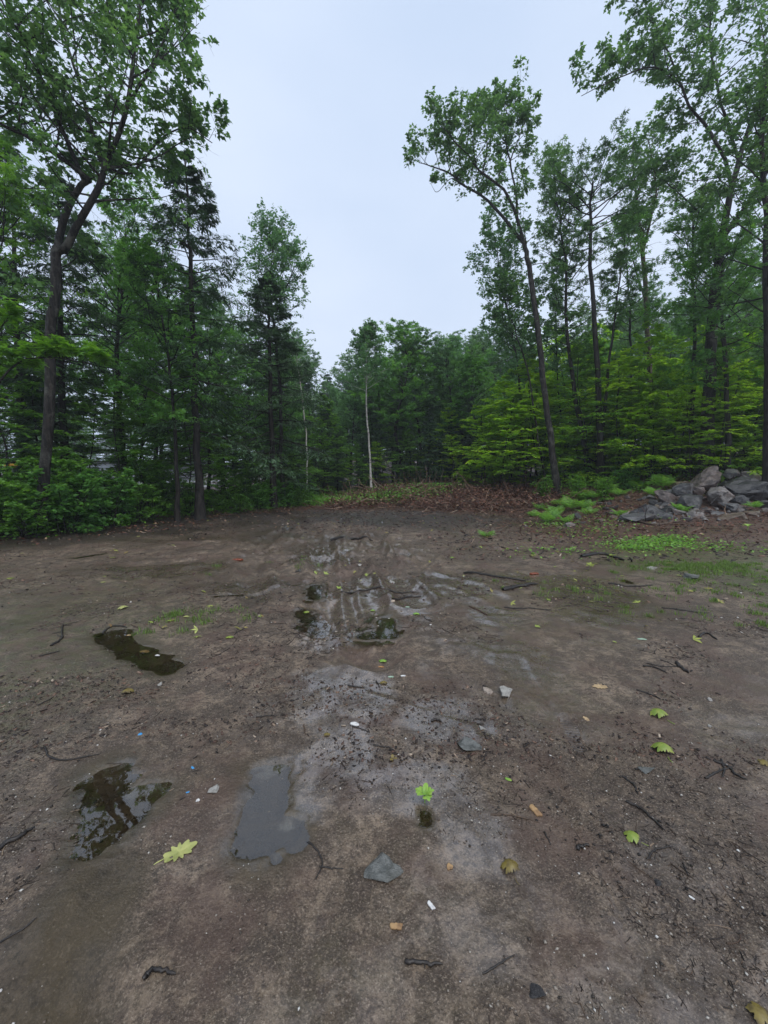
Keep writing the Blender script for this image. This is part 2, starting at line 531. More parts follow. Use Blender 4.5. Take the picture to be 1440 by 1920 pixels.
M_HEML = leaf_mat('hemlock_needles', (0.034, 0.080, 0.034), (0.062, 0.130, 0.050), (0.100, 0.185, 0.070), .22, .5)
M_SHRUB = leaf_mat('shrub_leaves', (.075, .19, .03), (.14, .32, .045), (.24, .46, .07), .42)
M_FERN = leaf_mat('fern_fronds', (0.110, 0.264, 0.044), (0.176, 0.374, 0.066), (0.275, 0.506, 0.099), .4)
M_BIRCHL = leaf_mat('birch_leaves', (0.083, 0.198, 0.074), (0.132, 0.281, 0.099), (0.214, 0.396, 0.132), .35)

def bark_mat(name, c0, c1, lichen, lich_amt=.5, sc=1.0):
    m, n, out = new_mat(name)
    t = n.nodes.new('ShaderNodeTexCoord')
    mp = n.nodes.new('ShaderNodeMapping'); mp.inputs['Scale'].default_value = (14 * sc, 14 * sc, 2.2 * sc)
    n.links.new(t.outputs['Object'], mp.inputs['Vector'])
    a = noise(n, mp.outputs[0], 1.6, 6, .65, .6)
    p = noise(n, t.outputs['Object'], 3.2, 5, .7)
    c = mixc(n, ramp(n, a, [(.43, 0), (.58, 1)]), c0, c1)
    c = mixc(n, mth(n, 'MULTIPLY', ramp(n, p, [(.52, 0), (.66, 1)]), lich_amt), c, lichen)
    principled(n, out, c, .75, bump(n, a, .9, .02), .3)
    return m
M_BARK = bark_mat('grey_brown_bark', (.009, .008, .007), (.042, .035, .030), (.15, .145, .12), .6)
M_BARKD = bark_mat('dark_wet_bark', (.008, .007, .006), (.034, .027, .022), (.085, .085, .07), .35)
M_BARKT = bark_mat('tan_bark', (.05, .038, .026), (.14, .11, .075), (.22, .21, .15), .5)
M_WHITE = None
def birch_bark():
    m, n, out = new_mat('white_birch_bark')
    t = n.nodes.new('ShaderNodeTexCoord')
    mp = n.nodes.new('ShaderNodeMapping'); mp.inputs['Scale'].default_value = (5, 5, 16)
    n.links.new(t.outputs['Object'], mp.inputs['Vector'])
    a = noise(n, mp.outputs[0], 1.5, 4, .7)
    b = noise(n, t.outputs['Object'], 1.3, 3, .6)
    c = mixc(n, ramp(n, a, [(.56, 0), (.62, 1)]), (.55, .52, .47), (.06, .05, .045))
    c = mixc(n, ramp(n, b, [(.50, 0), (.72, .7)]), c, (.16, .14, .12))
    principled(n, out, c, .6, bump(n, a, .4, .01), .3)
    return m
M_WHITE = birch_bark()

def ground_mat():
    m, n, out = new_mat('wet_sandy_mud')
    g = n.nodes.new('ShaderNodeNewGeometry'); v = g.outputs['Position']
    big = noise(n, v, .9, 5, .6, .3)
    med = noise(n, v, 5.5, 6, .7, .4)
    fine = noise(n, v, 38, 6, .75)
    grain = noise(n, v, 125, 5, .8)
    vor = n.nodes.new('ShaderNodeTexVoronoi'); vor.inputs['Scale'].default_value = 110
    n.links.new(v, vor.inputs['Vector'])
    base = mixc(n, ramp(n, big, [(.42, 0), (.58, 1)]), (.130, .088, .056), (.305, .224, .155))
    base = mixc(n, ramp(n, med, [(.46, 0), (.55, .8)]), base, (.072, .049, .033))
    base = mixc(n, ramp(n, fine, [(.50, 0), (.58, .8)]), base, (.045, .030, .020))
    mid = noise(n, v, 14, 6, .75, .8)
    base = mixc(n, ramp(n, mid, [(.50, 0), (.57, .65)]), base, (.062, .041, .028))
    base = mixc(n, ramp(n, mid, [(.36, .55), (.44, 0)]), base, (.33, .24, .16))
    base = mixc(n, ramp(n, grain, [(.55, 0), (.62, .75)]), base, (.44, .35, .26))
    base = mixc(n, ramp(n, grain, [(.38, .8), (.46, 0)]), base, (.028, .020, .014))
    red = noise(n, v, 2.1, 4, .6)
    base = mixc(n, mth(n, 'MULTIPLY', ramp(n, red, [(.50, 0), (.60, 1)]), .5), base, (.118, .068, .048))
    litter = mixc(n, ramp(n, fine, [(.4, 0), (.6, 1)]), (.024, .013, .009), (.17, .078, .050))
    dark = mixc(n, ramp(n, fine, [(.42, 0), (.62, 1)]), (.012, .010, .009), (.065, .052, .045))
    moss = mixc(n, ramp(n, fine, [(.4, 0), (.6, 1)]), (.040, .060, .012), (.13, .17, .04))
    silt = mixc(n, ramp(n, med, [(.4, 0), (.6, 1)]), (.028, .023, .011), (.095, .070, .034))
    mn = noise(n, v, 9, 5, .7)
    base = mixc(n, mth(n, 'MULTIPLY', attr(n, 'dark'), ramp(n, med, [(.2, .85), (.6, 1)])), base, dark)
    base = mixc(n, mth(n, 'MULTIPLY', attr(n, 'litter'), ramp(n, mn, [(.3, .4), (.6, 1)])), base, litter)
    base = mixc(n, mth(n, 'MULTIPLY', attr(n, 'moss'), ramp(n, mn, [(.38, 0), (.62, .9)])), base, moss)
    base = mixc(n, attr(n, 'silt'), base, silt)
    wet = mth(n, 'MULTIPLY', attr(n, 'wet'), ramp(n, med, [(.44, 1), (.64, .5)]))
    base = mixc(n, mth(n, 'MULTIPLY', wet, .35), base, (.06, .048, .04))
    rough = mth(n, 'SUBTRACT', mth(n, 'ADD', mth(n, 'MULTIPLY', fine, .35), .40), mth(n, 'MULTIPLY', wet, .40), True)
    rough = mth(n, 'MAXIMUM', rough, .12)
    hgt = mth(n, 'ADD', mth(n, 'MULTIPLY', fine, .9), mth(n, 'ADD', mth(n, 'MULTIPLY', grain, .30), mth(n, 'MULTIPLY', med, 1.4)))
    hgt = mth(n, 'SUBTRACT', hgt, mth(n, 'MULTIPLY', vor.outputs['Distance'], .12))
    b = n.nodes.new('ShaderNodeBump'); b.inputs['Distance'].default_value = .034
    n.links.new(mth(n, 'SUBTRACT', .85, mth(n, 'MULTIPLY', wet, .72)), b.inputs['Strength'])
    n.links.new(hgt, b.inputs['Height'])
    pb = principled(n, out, base, rough, b.outputs[0], .55)
    n.links.new(ramp(n, wet, [(.38, 0), (.9, 1)]), pb.inputs['Coat Weight'])
    pb.inputs['Coat Roughness'].default_value = .10
    pb.inputs['Coat IOR'].default_value = 1.75
    n.links.new(bump(n, hgt, .10, .01), pb.inputs['Coat Normal'])
    return m
M_GROUND = ground_mat()

def water_mat():
    m, n, out = new_mat('puddle_water')
    g = n.nodes.new('ShaderNodeNewGeometry')
    bp = bump(n, noise(n, g.outputs['Position'], 9, 2, .5), .03, .01)
    gl = n.nodes.new('ShaderNodeBsdfGlossy'); gl.inputs['Roughness'].default_value = .015
    gl.inputs['Color'].default_value = (1, 1, 1, 1)
    n.links.new(bp, gl.inputs['Normal'])
    tr = n.nodes.new('ShaderNodeBsdfTransparent'); tr.inputs['Color'].default_value = (.93, .88, .76, 1)
    fr = n.nodes.new('ShaderNodeFresnel'); fr.inputs['IOR'].default_value = 1.85
    n.links.new(bp, fr.inputs['Normal'])
    ms = n.nodes.new('ShaderNodeMixShader')
    n.links.new(fr.outputs[0], ms.inputs[0]); n.links.new(tr.outputs[0], ms.inputs[1]); n.links.new(gl.outputs[0], ms.inputs[2])
    n.links.new(ms.outputs[0], out.inputs['Surface'])
    return m
M_WATER = water_mat()

def simple_mat(name, c0, c1, scale=20, rough=.6, bstr=.5, bdist=.004, spec=.5):
    m, n, out = new_mat(name)
    t = n.nodes.new('ShaderNodeTexCoord')
    a = noise(n, t.outputs['Object'], scale, 5, .65)
    b = noise(n, t.outputs['Object'], scale * .22, 4, .6)
    c = mixc(n, ramp(n, a, [(.35, 0), (.65, 1)]), c0, c1)
    c = mixc(n, ramp(n, b, [(.45, 0), (.7, .5)]), c, tuple(x * .55 for x in c0))
    principled(n, out, c, rough, bump(n, a, bstr, bdist), spec)
    return m
def bits_mat(name, stops, rough=.7):
    m, n, out = new_mat(name)
    principled(n, out, ramp(n, attr(n, 'rnd'), stops), rough, None, .4)
    return m

# ------------------------------------------------------------------ damp air
hz_m, _n, _o = new_mat('damp_air')
pv = _n.nodes.new('ShaderNodeVolumePrincipled')
pv.inputs['Color'].default_value = (.90, .94, 1, 1); pv.inputs['Density'].default_value = .0019; pv.inputs['Anisotropy'].default_value = .2
_n.links.new(pv.outputs[0], _o.inputs['Volume'])
hv = [(x, y, z) for z in (-4, 26) for y in (-60, 190) for x in (-180, 180)]
hme = bpy.data.meshes.new('haze'); hme.from_pydata(hv, [], [(0, 2, 3, 1), (4, 5, 7, 6), (0, 1, 5, 4), (2, 6, 7, 3), (0, 4, 6, 2), (1, 3, 7, 5)])
hme.materials.append(hz_m); link('haze', hme, kind='stuff')

# ------------------------------------------------------------------ ground sheet
def axis(lo, hi, s0, gr, far, c=0.0):
    r = [0.0]
    while c + r[-1] < hi: r.append(r[-1] + s0 + gr * r[-1])
    while c + r[-1] < far: r.append(r[-1] * 1.25 + 1)
    l = [0.0]
    while c - l[-1] > lo: l.append(l[-1] + s0 + gr * l[-1] * (1 if lo < -5 else 6))
    while c - l[-1] > -far: l.append(l[-1] * 1.25 + 1)
    return c + np.array([-q for q in l[:0:-1]] + r)
xs = axis(-40, 40, 0.010, 0.0145, 1500)
ys = axis(-1, 40, 0.010, 0.0070, 1500, 1.15)
GX, GY = np.meshgrid(xs, ys)
gx, gy = GX.ravel(), GY.ravel()
gz = np.array(macro(gx, gy))
fine = (np.abs(gx) < 40) & (gy > -3) & (gy < 40)
gz[fine] = height(gx[fine], gy[fine])
nx, ny = len(xs), len(ys)
ii = (np.arange(ny - 1)[:, None] * nx + np.arange(nx - 1)[None]).ravel()
GF = np.stack([ii, ii + 1, ii + nx + 1, ii + nx], 1)
def blob(px, py, rx, ry, z=0):
    c = flat(px, py); r = rx * c[1] / FPX; q = flat(px, py + ry); d = abs(c[1] - q[1]) + 1e-3
    return np.exp(-(((gx - c[0]) / r) ** 2 + ((gy - c[1]) / d) ** 2) ** 1.3)
nz1 = fbm(gx * .8 + 40, gy * .8, 4); nz2 = fbm(gx * 2.7, gy * 2.7 + 7, 3)
wet = np.zeros(len(gx))
for b in ((630, 1190, 60, 40), (620, 1290, 75, 60), (690, 1300, 60, 60), (830, 1350, 95, 40), (640, 1400, 60, 60), (700, 1120, 110, 40),
          (820, 1105, 110, 32), (600, 1045, 70, 18), (930, 1150, 60, 18), (780, 1480, 110, 50), (1050, 1100, 120, 25),
          (500, 1100, 80, 25), (300, 1070, 110, 16), (560, 1480, 50, 90), (880, 1560, 60, 60), (1100, 1150, 80, 25), (970, 1230, 60, 30)):
    wet = np.maximum(wet, blob(*b))
wet = np.clip(wet * (1.15 + .9 * nz2) + .42 + .4 * nz1 + .4 * nz2, 0, 1) * sst(22, 14, gy) * sst(12, 7, np.abs(gx))
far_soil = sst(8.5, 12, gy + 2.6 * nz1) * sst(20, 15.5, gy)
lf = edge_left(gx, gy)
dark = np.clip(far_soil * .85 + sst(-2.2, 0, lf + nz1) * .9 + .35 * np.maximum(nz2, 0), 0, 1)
right = sst(.4, 2.2, gx - .25 * gy + .2 + 1.2 * nz1) * sst(6.2, 8.5, gy + 1.5 * nz1)
yr_ = gy + .5 * np.maximum(gx - 1.5, 0) + 1.6 * fbm(gx * .5, gy * .12 + 3.1, 3)
litter = np.clip(right * .95 + sst(14.0, 15.4, yr_) * .95 + .9 * sst(.2, 1.3, lf) + .35 * np.maximum(nz1 + .1, 0), 0, 1)
moss = np.clip(.9 * sst(3.2, 5, gx + 1.5 * nz1) * sst(3.6, 5, gy) * sst(8.5, 6.5, gy) + .45 * sst(-1.5, -3.0, gx + nz1) * sst(6.5, 3, gy + nz2)
               + .35 * np.maximum(nz1, 0) + .5 * blob(360, 1155, 60, 20) + .35 * blob(1300, 1060, 120, 40), 0, 1)
silt = np.zeros(len(gx))
for W, r, dp, c, hc in _pud:
    q, _, _ = seg_dist(gx, gy, W)
    w = sst(2.4, 1.2, q / r)
    wet = np.maximum(wet, (.75 if c[1] > 1.35 else .3) * w)
    silt = np.maximum(silt, sst(2.2, .7, q / r * (1 + .8 * nz2)) * (.85 if c[1] > 1.35 else .7))
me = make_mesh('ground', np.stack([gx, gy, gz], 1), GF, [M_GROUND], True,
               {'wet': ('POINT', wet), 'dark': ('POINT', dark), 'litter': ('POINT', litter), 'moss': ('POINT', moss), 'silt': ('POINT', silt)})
link('ground', me, kind='structure')

# puddles: flat sheets of water lying in the hollows of the ground
PUD_LABEL = ['long brown puddle on the left part of the mud, with tan leaves afloat', 'small puddle in the wheel rut, farthest of the rut puddles',
             'small olive puddle in the wheel rut with a green leaf in it', 'dark round puddle in the middle of the clearing',
             'broken puddle with leafy reflections beside the pale yellow oak leaf', 'large puddle mirroring the sky and a tree top',
             'thin sliver of puddle in front of the wood edge', 'tiny dark puddle on the way to the boulder pile',
             'shallow muddy puddle in the bottom left corner', 'tiny puddle under the bright green sprout',
             'wet pool edge just below the rut puddle', 'narrow dark puddle along the shrubs']
for (W, r, dp, c, hc), lb in zip(_pud, PUD_LABEL):
    lo = W.min(0) - 2.2 * r; hi = W.max(0) + 2.2 * r
    n_ = 26
    X, Y = np.meshgrid(np.linspace(lo[0], hi[0], n_), np.linspace(lo[1], hi[1], n_))
    q, _, _ = seg_dist(X, Y, W)
    i0 = (np.arange(n_ - 1)[:, None] * n_ + np.arange(n_ - 1)[None]).ravel()
    F = np.stack([i0, i0 + 1, i0 + n_ + 1, i0 + n_], 1)
    keep = (q.ravel()[F] < 1.75 * r).any(1)
    F = F[keep]; used, inv = np.unique(F, return_inverse=True)
    V = np.stack([X.ravel() - c[0], Y.ravel() - c[1], 0 * X.ravel()], 1)[used]
    lvl = hc - (.30 * dp)
    if 'bottom left' in lb: continue
    thing('puddle', (c[0], c[1], lvl), lb, 'puddle', 'puddles in the mud', me=make_mesh('puddle', V, inv.reshape(-1, 4), [M_WATER], True))

# ------------------------------------------------------------------ trees
def put_tree(seed, name, base, stems_px, Y, spec, label, category='tree', bark=None, lmat=None, group=None, dy=None):
    """stems_px: (pixel polyline, radius base, radius tip, t0, t1, branches, branch length[, lean in depth])"""
    bx, bz = at(base[0], base[1], Y)[0], 0
    bz = H0(bx, Y)
    root_loc = np.array([bx, Y, bz])
    stems = []
    for i, st in enumerate(stems_px):
        pts, r0, r1, t0, t1, nb, bl = st[:7]
        depth = st[7] if len(st) > 7 else 0
        d0 = st[8] if len(st) > 8 else 0
        P = []
        for k, (a, b) in enumerate(pts):
            f = k / max(len(pts) - 1, 1)
            P.append(at(a, b, Y + d0 + depth * f) - root_loc)
        P = np.array(P)
        if i == 0: P[0] = (0, 0, 0)
        stems.append((P, r0, r1, t0, t1, nb, bl))
    w, l = build_tree(seed, stems, spec)
    root = thing(name, root_loc, label, category, group)
    link('trunk', make_mesh('trunk', w[0], w[1], [bark or M_BARK], True), root)
    link('crown', make_mesh('crown', l[0], l[1], [lmat or M_OAK], False, {'rnd': ('FACE', l[2])}), root)
    return root

OAK = dict(leaf='oak', size=.13, m2=7, m3=4, nl=6, el0=.1, el1=1.1, up=.35, flat=.45, l2=.45, l3=.45, gaps=.26, ntilt=.7, droop=.35)
MAP = dict(leaf='maple', size=.11, m2=7, m3=4, nl=6, el0=.15, el1=1.1, up=.3, flat=.6, l2=.42, gaps=.22, ntilt=.55, droop=.3)
FINE = dict(leaf='oval', size=.095, m2=7, m3=4, nl=9, el0=.3, el1=1.2, up=.4, flat=.4, l2=.4, gaps=.15, ntilt=.8, droop=.2)
HEM = dict(leaf='narrow', size=.125, m2=13, m3=4, nl=10, el0=-.22, el1=.55, up=-.12, flat=.95, a2=.95, l2=.42, l3=.5, gaps=.06, ntilt=.25,
           droop=.25, jit=.015, wob=.06, up2=-.25, lflat=.95, la=.75, profile=lambda f: (1.02 - f) ** .75)
LAY = dict(leaf='oval', size=.10, m2=9, m3=3, nl=8, el0=.0, el1=.75, up=-.02, flat=.97, a2=.85, l2=.45, l3=.5, gaps=.1, ntilt=.22,
           droop=.12, jit=.012, wob=.07, up2=-.12, lflat=.95, la=1.0, profile=lambda f: (1.05 - f) ** .6)

# --- the tall trees on the left edge of the clearing
put_tree(11, 'oak_tree', (72, 1010), [
    ([(72, 1010), (86, 860), (97, 640), (103, 540), (108, 465)], .108, .09, .6, 1, 3, 1.6),
    ([(108, 465), (116, 425), (128, 390), (150, 350), (168, 338)], .075, .052, .4, 1, 5, 1.3),
    ([(110, 470), (128, 458), (148, 412), (184, 360), (195, 315), (215, 268), (238, 195), (250, 110), (262, 20), (270, -120)], .085, .02, .25, 1, 26, 2.0, -.6),
    ([(168, 338), (120, 300), (60, 262), (0, 232), (-90, 190)], .055, .015, .15, 1, 16, 1.7, -1.0),
    ([(195, 315), (170, 240), (150, 160), (120, 60), (100, -80)], .05, .014, .1, 1, 20, 1.9, .5),
    ([(205, 318), (250, 322), (300, 262), (350, 240), (398, 268)], .028, .008, .2, 1, 12, .9, .3),
    ([(238, 200), (280, 130), (310, 70), (335, 30)], .03, .008, .1, 1, 13, 1.1, .2),
    ([(160, 345), (90, 180), (40, 60), (-20, -80)], .045, .012, .2, 1, 18, 1.9, -1.6),
], 9.0, dict(OAK, size=.13), 'big forked oak leaning over the shrubs, with lichen-streaked trunk, tallest at the muddy wood edge', bark=M_BARK, lmat=M_OAK, group='tall trees edging the clearing')
put_tree(12, 'hemlock_tree', (376, 985), [
    ([(376, 985), (369, 830), (363, 650), (358, 500), (352, 400), (346, 290)], .125, .02, .22, 1, 62, 2.1)],
    12.0, dict(HEM, dead=30, dead0=.05, dead1=.35, dead_len=1.3, gaps=.3), 'tall hemlock with a straight dark trunk and see-through drooping boughs', bark=M_BARKD, lmat=M_HEML, group='tall trees edging the clearing')
put_tree(13, 'hemlock_tree', (513, 965), [
    ([(513, 965), (508, 800), (505, 680), (504, 600), (501, 515)], .125, .02, .10, 1, 80, 2.4)],
    15.5, dict(HEM, gaps=.22, dead=34, dead0=.1, dead1=.6, dead_len=2.3), 'dark hemlock with bare arching lower limbs at the corner of the woods', bark=M_BARKD, lmat=M_HEML, group='tall trees edging the clearing')
put_tree(14, 'slender_tree', (531, 962), [
    ([(531, 962), (527, 800), (522, 680), (510, 580), (506, 520), (514, 460)], .09, .012, .40, 1, 62, 1.6),
    ([(508, 590), (530, 550), (545, 520), (554, 490)], .035, .008, .2, 1, 14, 1.15)],
    16.2, dict(FINE, size=.095, gaps=.28, el0=.05), 'slender leafy tree rising out of the corner hemlock, with small pale leaves', bark=M_BARKD, lmat=M_BIRCHL, group='tall trees edging the clearing')
put_tree(15, 'maple_tree', (250, 965), [
    ([(250, 965), (225, 800), (220, 640), (226, 560), (235, 430)], .11, .02, .3, 1, 40, 2.2)],
    13.5, dict(MAP), 'dark-trunked maple behind the thickest part of the shrubs', bark=M_BARKD, lmat=M_MAPLE, group='tall trees edging the clearing')
put_tree(16, 'maple_tree', (333, 985), [
    ([(333, 985), (331, 880), (326, 780), (318, 690), (300, 580), (290, 520)], .07, .015, .35, 1, 30, 1.9)],
    11.6, dict(MAP), 'thin maple just in front of the see-through hemlock', bark=M_BARKD, lmat=M_MAPLE, group='tall trees edging the clearing')
put_tree(17, 'hemlock_tree', (135, 960), [
    ([(135, 960), (121, 800), (113, 650), (112, 520), (110, 430), (112, 330)], .13, .02, .25, 1, 60, 2.2)],
    12.4, dict(HEM, gaps=.2, dead=30, dead0=.1, dead1=.4, dead_len=1.6), 'dark hemlock right behind the big forked oak', bark=M_BARKD, lmat=M_HEML, group='tall trees edging the clearing')
put_tree(18, 'hemlock_tree', (50, 950), [
    ([(50, 950), (38, 800), (32, 650), (28, 520), (20, 380), (10, 250)], .14, .02, .22, 1, 60, 2.1)],
    12.8, dict(HEM, gaps=.3, dead=44, dead0=.1, dead1=.5, dead_len=2.2), 'thick-trunked hemlock with dead twigs, nearest the yellow excavator', bark=M_BARKD, lmat=M_HEML, group='tall trees edging the clearing')
put_tree(19, 'maple_tree', (-40, 980), [
    ([(-40, 980), (-30, 800), (-20, 620), (-10, 480), (0, 400)], .09, .02, .3, 1, 40, 2.0)],
    10.5, dict(MAP, size=.12), 'bright leafy maple reaching in at the edge of the view beside the forked oak', bark=M_BARKD, lmat=M_SHRUB, group='tall trees edging the clearing')
put_tree(20, 'maple_sapling', (-40, 1040), [
    ([(-40, 1040), (-35, 850), (-20, 760), (20, 690), (90, 670), (200, 690)], .03, .008, .62, 1, 17, .45),
    ([(-10, 760), (-20, 700), (0, 620), (15, 600)], .02, .006, .3, 1, 8, .4)],
    7.4, dict(MAP, size=.12, m2=4, m3=3, nl=5, flat=.9, ntilt=.3), 'maple sapling with a long bright branch crossing the forked oak trunk', 'sapling', bark=M_BARKD, lmat=M_SHRUB)
put_tree(21, 'dead_birch', (572, 950), [
    ([(572, 950), (576, 850), (568, 760), (560, 700), (556, 660)], .045, .015, .6, 1, 10, .9)],
    18.0, dict(FINE, m2=4, m3=2, nl=4, size=.1), 'thin white birch leaning beside the corner hemlock', bark=M_WHITE, lmat=M_BIRCHL)
put_tree(22, 'birch_tree', (697, 925), [
    ([(697, 925), (693, 850), (688, 780), (687, 720), (688, 660), (690, 632)], .062, .015, .55, 1, 46, 1.5)],
    20.5, dict(FINE, size=.12, trunk_wob=.3, profile=lambda f: 1.0 - .55 * f), 'white-trunked birch standing alone before the dark trees at the far end', bark=M_WHITE, lmat=M_BIRCHL)

# --- the right edge of the clearing
put_tree(31, 'oak_tree', (1046, 930), [
    ([(1046, 930), (1030, 800), (1016, 680), (1001, 560), (990, 490), (983, 457)], .12, .075, .75, 1, 4, 1.4),
    ([(983, 457), (944, 408), (905, 369), (866, 345), (842, 324), (805, 310), (785, 305)], .062, .010, .3, 1, 16, 1.35, .5),
    ([(983, 457), (968, 405), (949, 360), (905, 325), (876, 290), (850, 262), (832, 238)], .065, .010, .3, 1, 19, 1.4, -.6),
    ([(970, 400), (966, 355), (956, 305), (949, 262), (953, 222), (942, 195)], .042, .01, .4, 1, 16, 1.2, .6),
    ([(905, 325), (913, 275), (908, 235), (893, 215)], .03, .01, .3, 1, 11, 1.05, .3),
    ([(866, 345), (845, 335), (820, 360), (808, 345)], .02, .004, .9, 1, 1, .3),
    ([(955, 305), (972, 262), (980, 238)], .03, .008, .4, 1, 8, .9)],
    15.0, dict(OAK, size=.14, nl=6, gaps=.3), 'tall oak leaning out over the clearing, its crown alone against the sky', bark=M_BARK, lmat=M_OAK, group='tall trees edging the clearing')
put_tree(32, 'maple_tree', (1108, 912), [
    ([(1108, 912), (1088, 800), (1070, 690), (1062, 600), (1058, 480), (1048, 400), (1040, 315)], .11, .015, .38, 1, 46, 1.8)],
    16.2, dict(MAP, size=.115, gaps=.38), 'slim maple leaning slightly, next to the leaning oak', bark=M_BARKD, lmat=M_OAK, group='tall trees edging the clearing')
put_tree(33, 'maple_tree', (1127, 900), [
    ([(1127, 900), (1122, 760), (1114, 620), (1107, 490), (1106, 410), (1112, 340)], .13, .03, .66, 1, 26, 2.1),
    ([(1130, 800), (1140, 700), (1152, 600), (1165, 500)], .07, .02, .6, 1, 12, 1.3, .4)],
    15.4, dict(MAP, size=.12, el0=.0, el1=.7, gaps=.2, dead=14, dead0=.5, dead1=.8, dead_len=1.6), 'straight black-trunked maple with a dense dark crown and a forked stem', bark=M_BARKD, lmat=M_OAK, group='tall trees edging the clearing')
put_tree(34, 'ash_tree', (1224, 870), [
    ([(1224, 870), (1222, 760), (1213, 620), (1206, 480), (1204, 430)], .13, .07, .8, 1, 4, 1.4),
    ([(1204, 440), (1196, 400), (1190, 340), (1185, 290)], .06, .015, .1, 1, 18, 1.5),
    ([(1206, 470), (1220, 410), (1230, 350), (1215, 260)], .06, .015, .2, 1, 18, 1.6, -.5),
    ([(1209, 560), (1190, 500), (1178, 440)], .045, .012, .4, 1, 8, 1.2, .5)],
    18.0, dict(FINE, size=.12, gaps=.35, dead=16, dead0=.5, dead1=.9, dead_len=1.6), 'tan-barked tree forking high up between the dark trunks', bark=M_BARKT, lmat=M_OAK, group='tall trees edging the clearing')
put_tree(35, 'oak_tree', (1326, 890), [
    ([(1326, 890), (1328, 760), (1332, 640), (1340, 560), (1352, 460), (1358, 430)], .20, .13, .85, 1, 3, 1.6),
    ([(1358, 430), (1368, 370), (1385, 300), (1408, 230), (1430, 165), (1460, 60), (1470, -60)], .11, .02, .2, 1, 26, 2.0),
    ([(1358, 440), (1400, 385), (1440, 320), (1500, 240)], .10, .03, .3, 1, 14, 1.8, -.8),
    ([(1372, 350), (1355, 290), (1323, 233), (1290, 195), (1272, 150), (1226, 126), (1160, 145), (1090, 180)], .06, .008, .3, 1, 28, 1.15, -1.0),
    ([(1290, 195), (1250, 90), (1215, 20), (1190, -60)], .035, .01, .3, 1, 16, 1.3, -.8),
    ([(1385, 300), (1350, 180), (1330, 60), (1340, -60)], .05, .012, .2, 1, 22, 1.8, -.4),
    ([(1352, 470), (1310, 400), (1270, 360), (1230, 330)], .045, .01, .3, 1, 16, 1.2, .4)],
    14.0, dict(OAK, size=.14, nl=6, gaps=.32), 'huge oak behind the boulder pile, limbs spreading high over the clearing', bark=M_BARK, lmat=M_OAK, group='tall trees edging the clearing')
put_tree(36, 'pine_tree', (1448, 900), [
    ([(1448, 900), (1442, 760), (1440, 620), (1437, 480), (1434, 330), (1430, 180)], .14, .04, .3, 1, 34, 1.9)],
    11.6, dict(FINE, size=.12, gaps=.2), 'straight thick-trunked tree at the far side of the boulder pile', bark=M_BARKD, lmat=M_OAK, group='tall trees edging the clearing')
put_tree(37, 'slender_tree', (985, 915), [
    ([(985, 915), (978, 800), (972, 700), (955, 600), (940, 520), (925, 440)], .07, .012, .38, 1, 50, 1.8)],
    17.2, dict(FINE, size=.115, gaps=.22, el0=.1), 'slender light-leaved tree at the inner end of the woods, foliage reaching over the clearing', bark=M_BARKD, lmat=M_BIRCHL, group='tall trees edging the clearing')
put_tree(38, 'thin_sapling', (1024, 922), [
    ([(1024, 922), (1004, 790), (990, 700), (965, 620), (945, 560)], .05, .01, .6, 1, 20, 1.3)],
    15.8, dict(FINE, size=.12), 'thin dark sapling leaning the same way as the oak beside it', 'sapling', bark=M_BARKD, lmat=M_OAK)
put_tree(39, 'thin_sapling', (1068, 905), [
    ([(1068, 905), (1055, 800), (1045, 700), (1042, 600), (1045, 500)], .045, .01, .45, 1, 26, 1.3)],
    17.6, dict(FINE, size=.12), 'thin pole of a tree between the leaning oak and the slim maple', 'sapling', bark=M_BARKD, lmat=M_BIRCHL)
put_tree(40, 'maple_tree', (1290, 880), [
    ([(1290, 880), (1300, 740), (1302, 600), (1298, 500), (1300, 420)], .09, .02, .35, 1, 32, 1.7)],
    14.8, dict(MAP, size=.115, gaps=.35), 'dark maple close behind the huge oak', bark=M_BARKD, lmat=M_MAPLE, group='tall trees edging the clearing')
put_tree(41, 'maple_tree', (1368, 880), [
    ([(1368, 880), (1362, 740), (1356, 620), (1350, 540), (1352, 470)], .09, .02, .25, 1, 38, 1.8)],
    13.4, dict(MAP, size=.13), 'dark maple on the outer side of the huge oak, behind the highest boulder', bark=M_BARKD, lmat=M_MAPLE, group='tall trees edging the clearing')
put_tree(42, 'maple_tree', (1180, 880), [
    ([(1180, 880), (1184, 740), (1182, 620), (1178, 540), (1170, 430)], .07, .015, .4, 1, 28, 1.5)],
    17.0, dict(MAP, size=.115, gaps=.35), 'pole-thin maple between the forked black-trunked maple and the tan tree', bark=M_BARKD, lmat=M_MAPLE, group='tall trees edging the clearing')

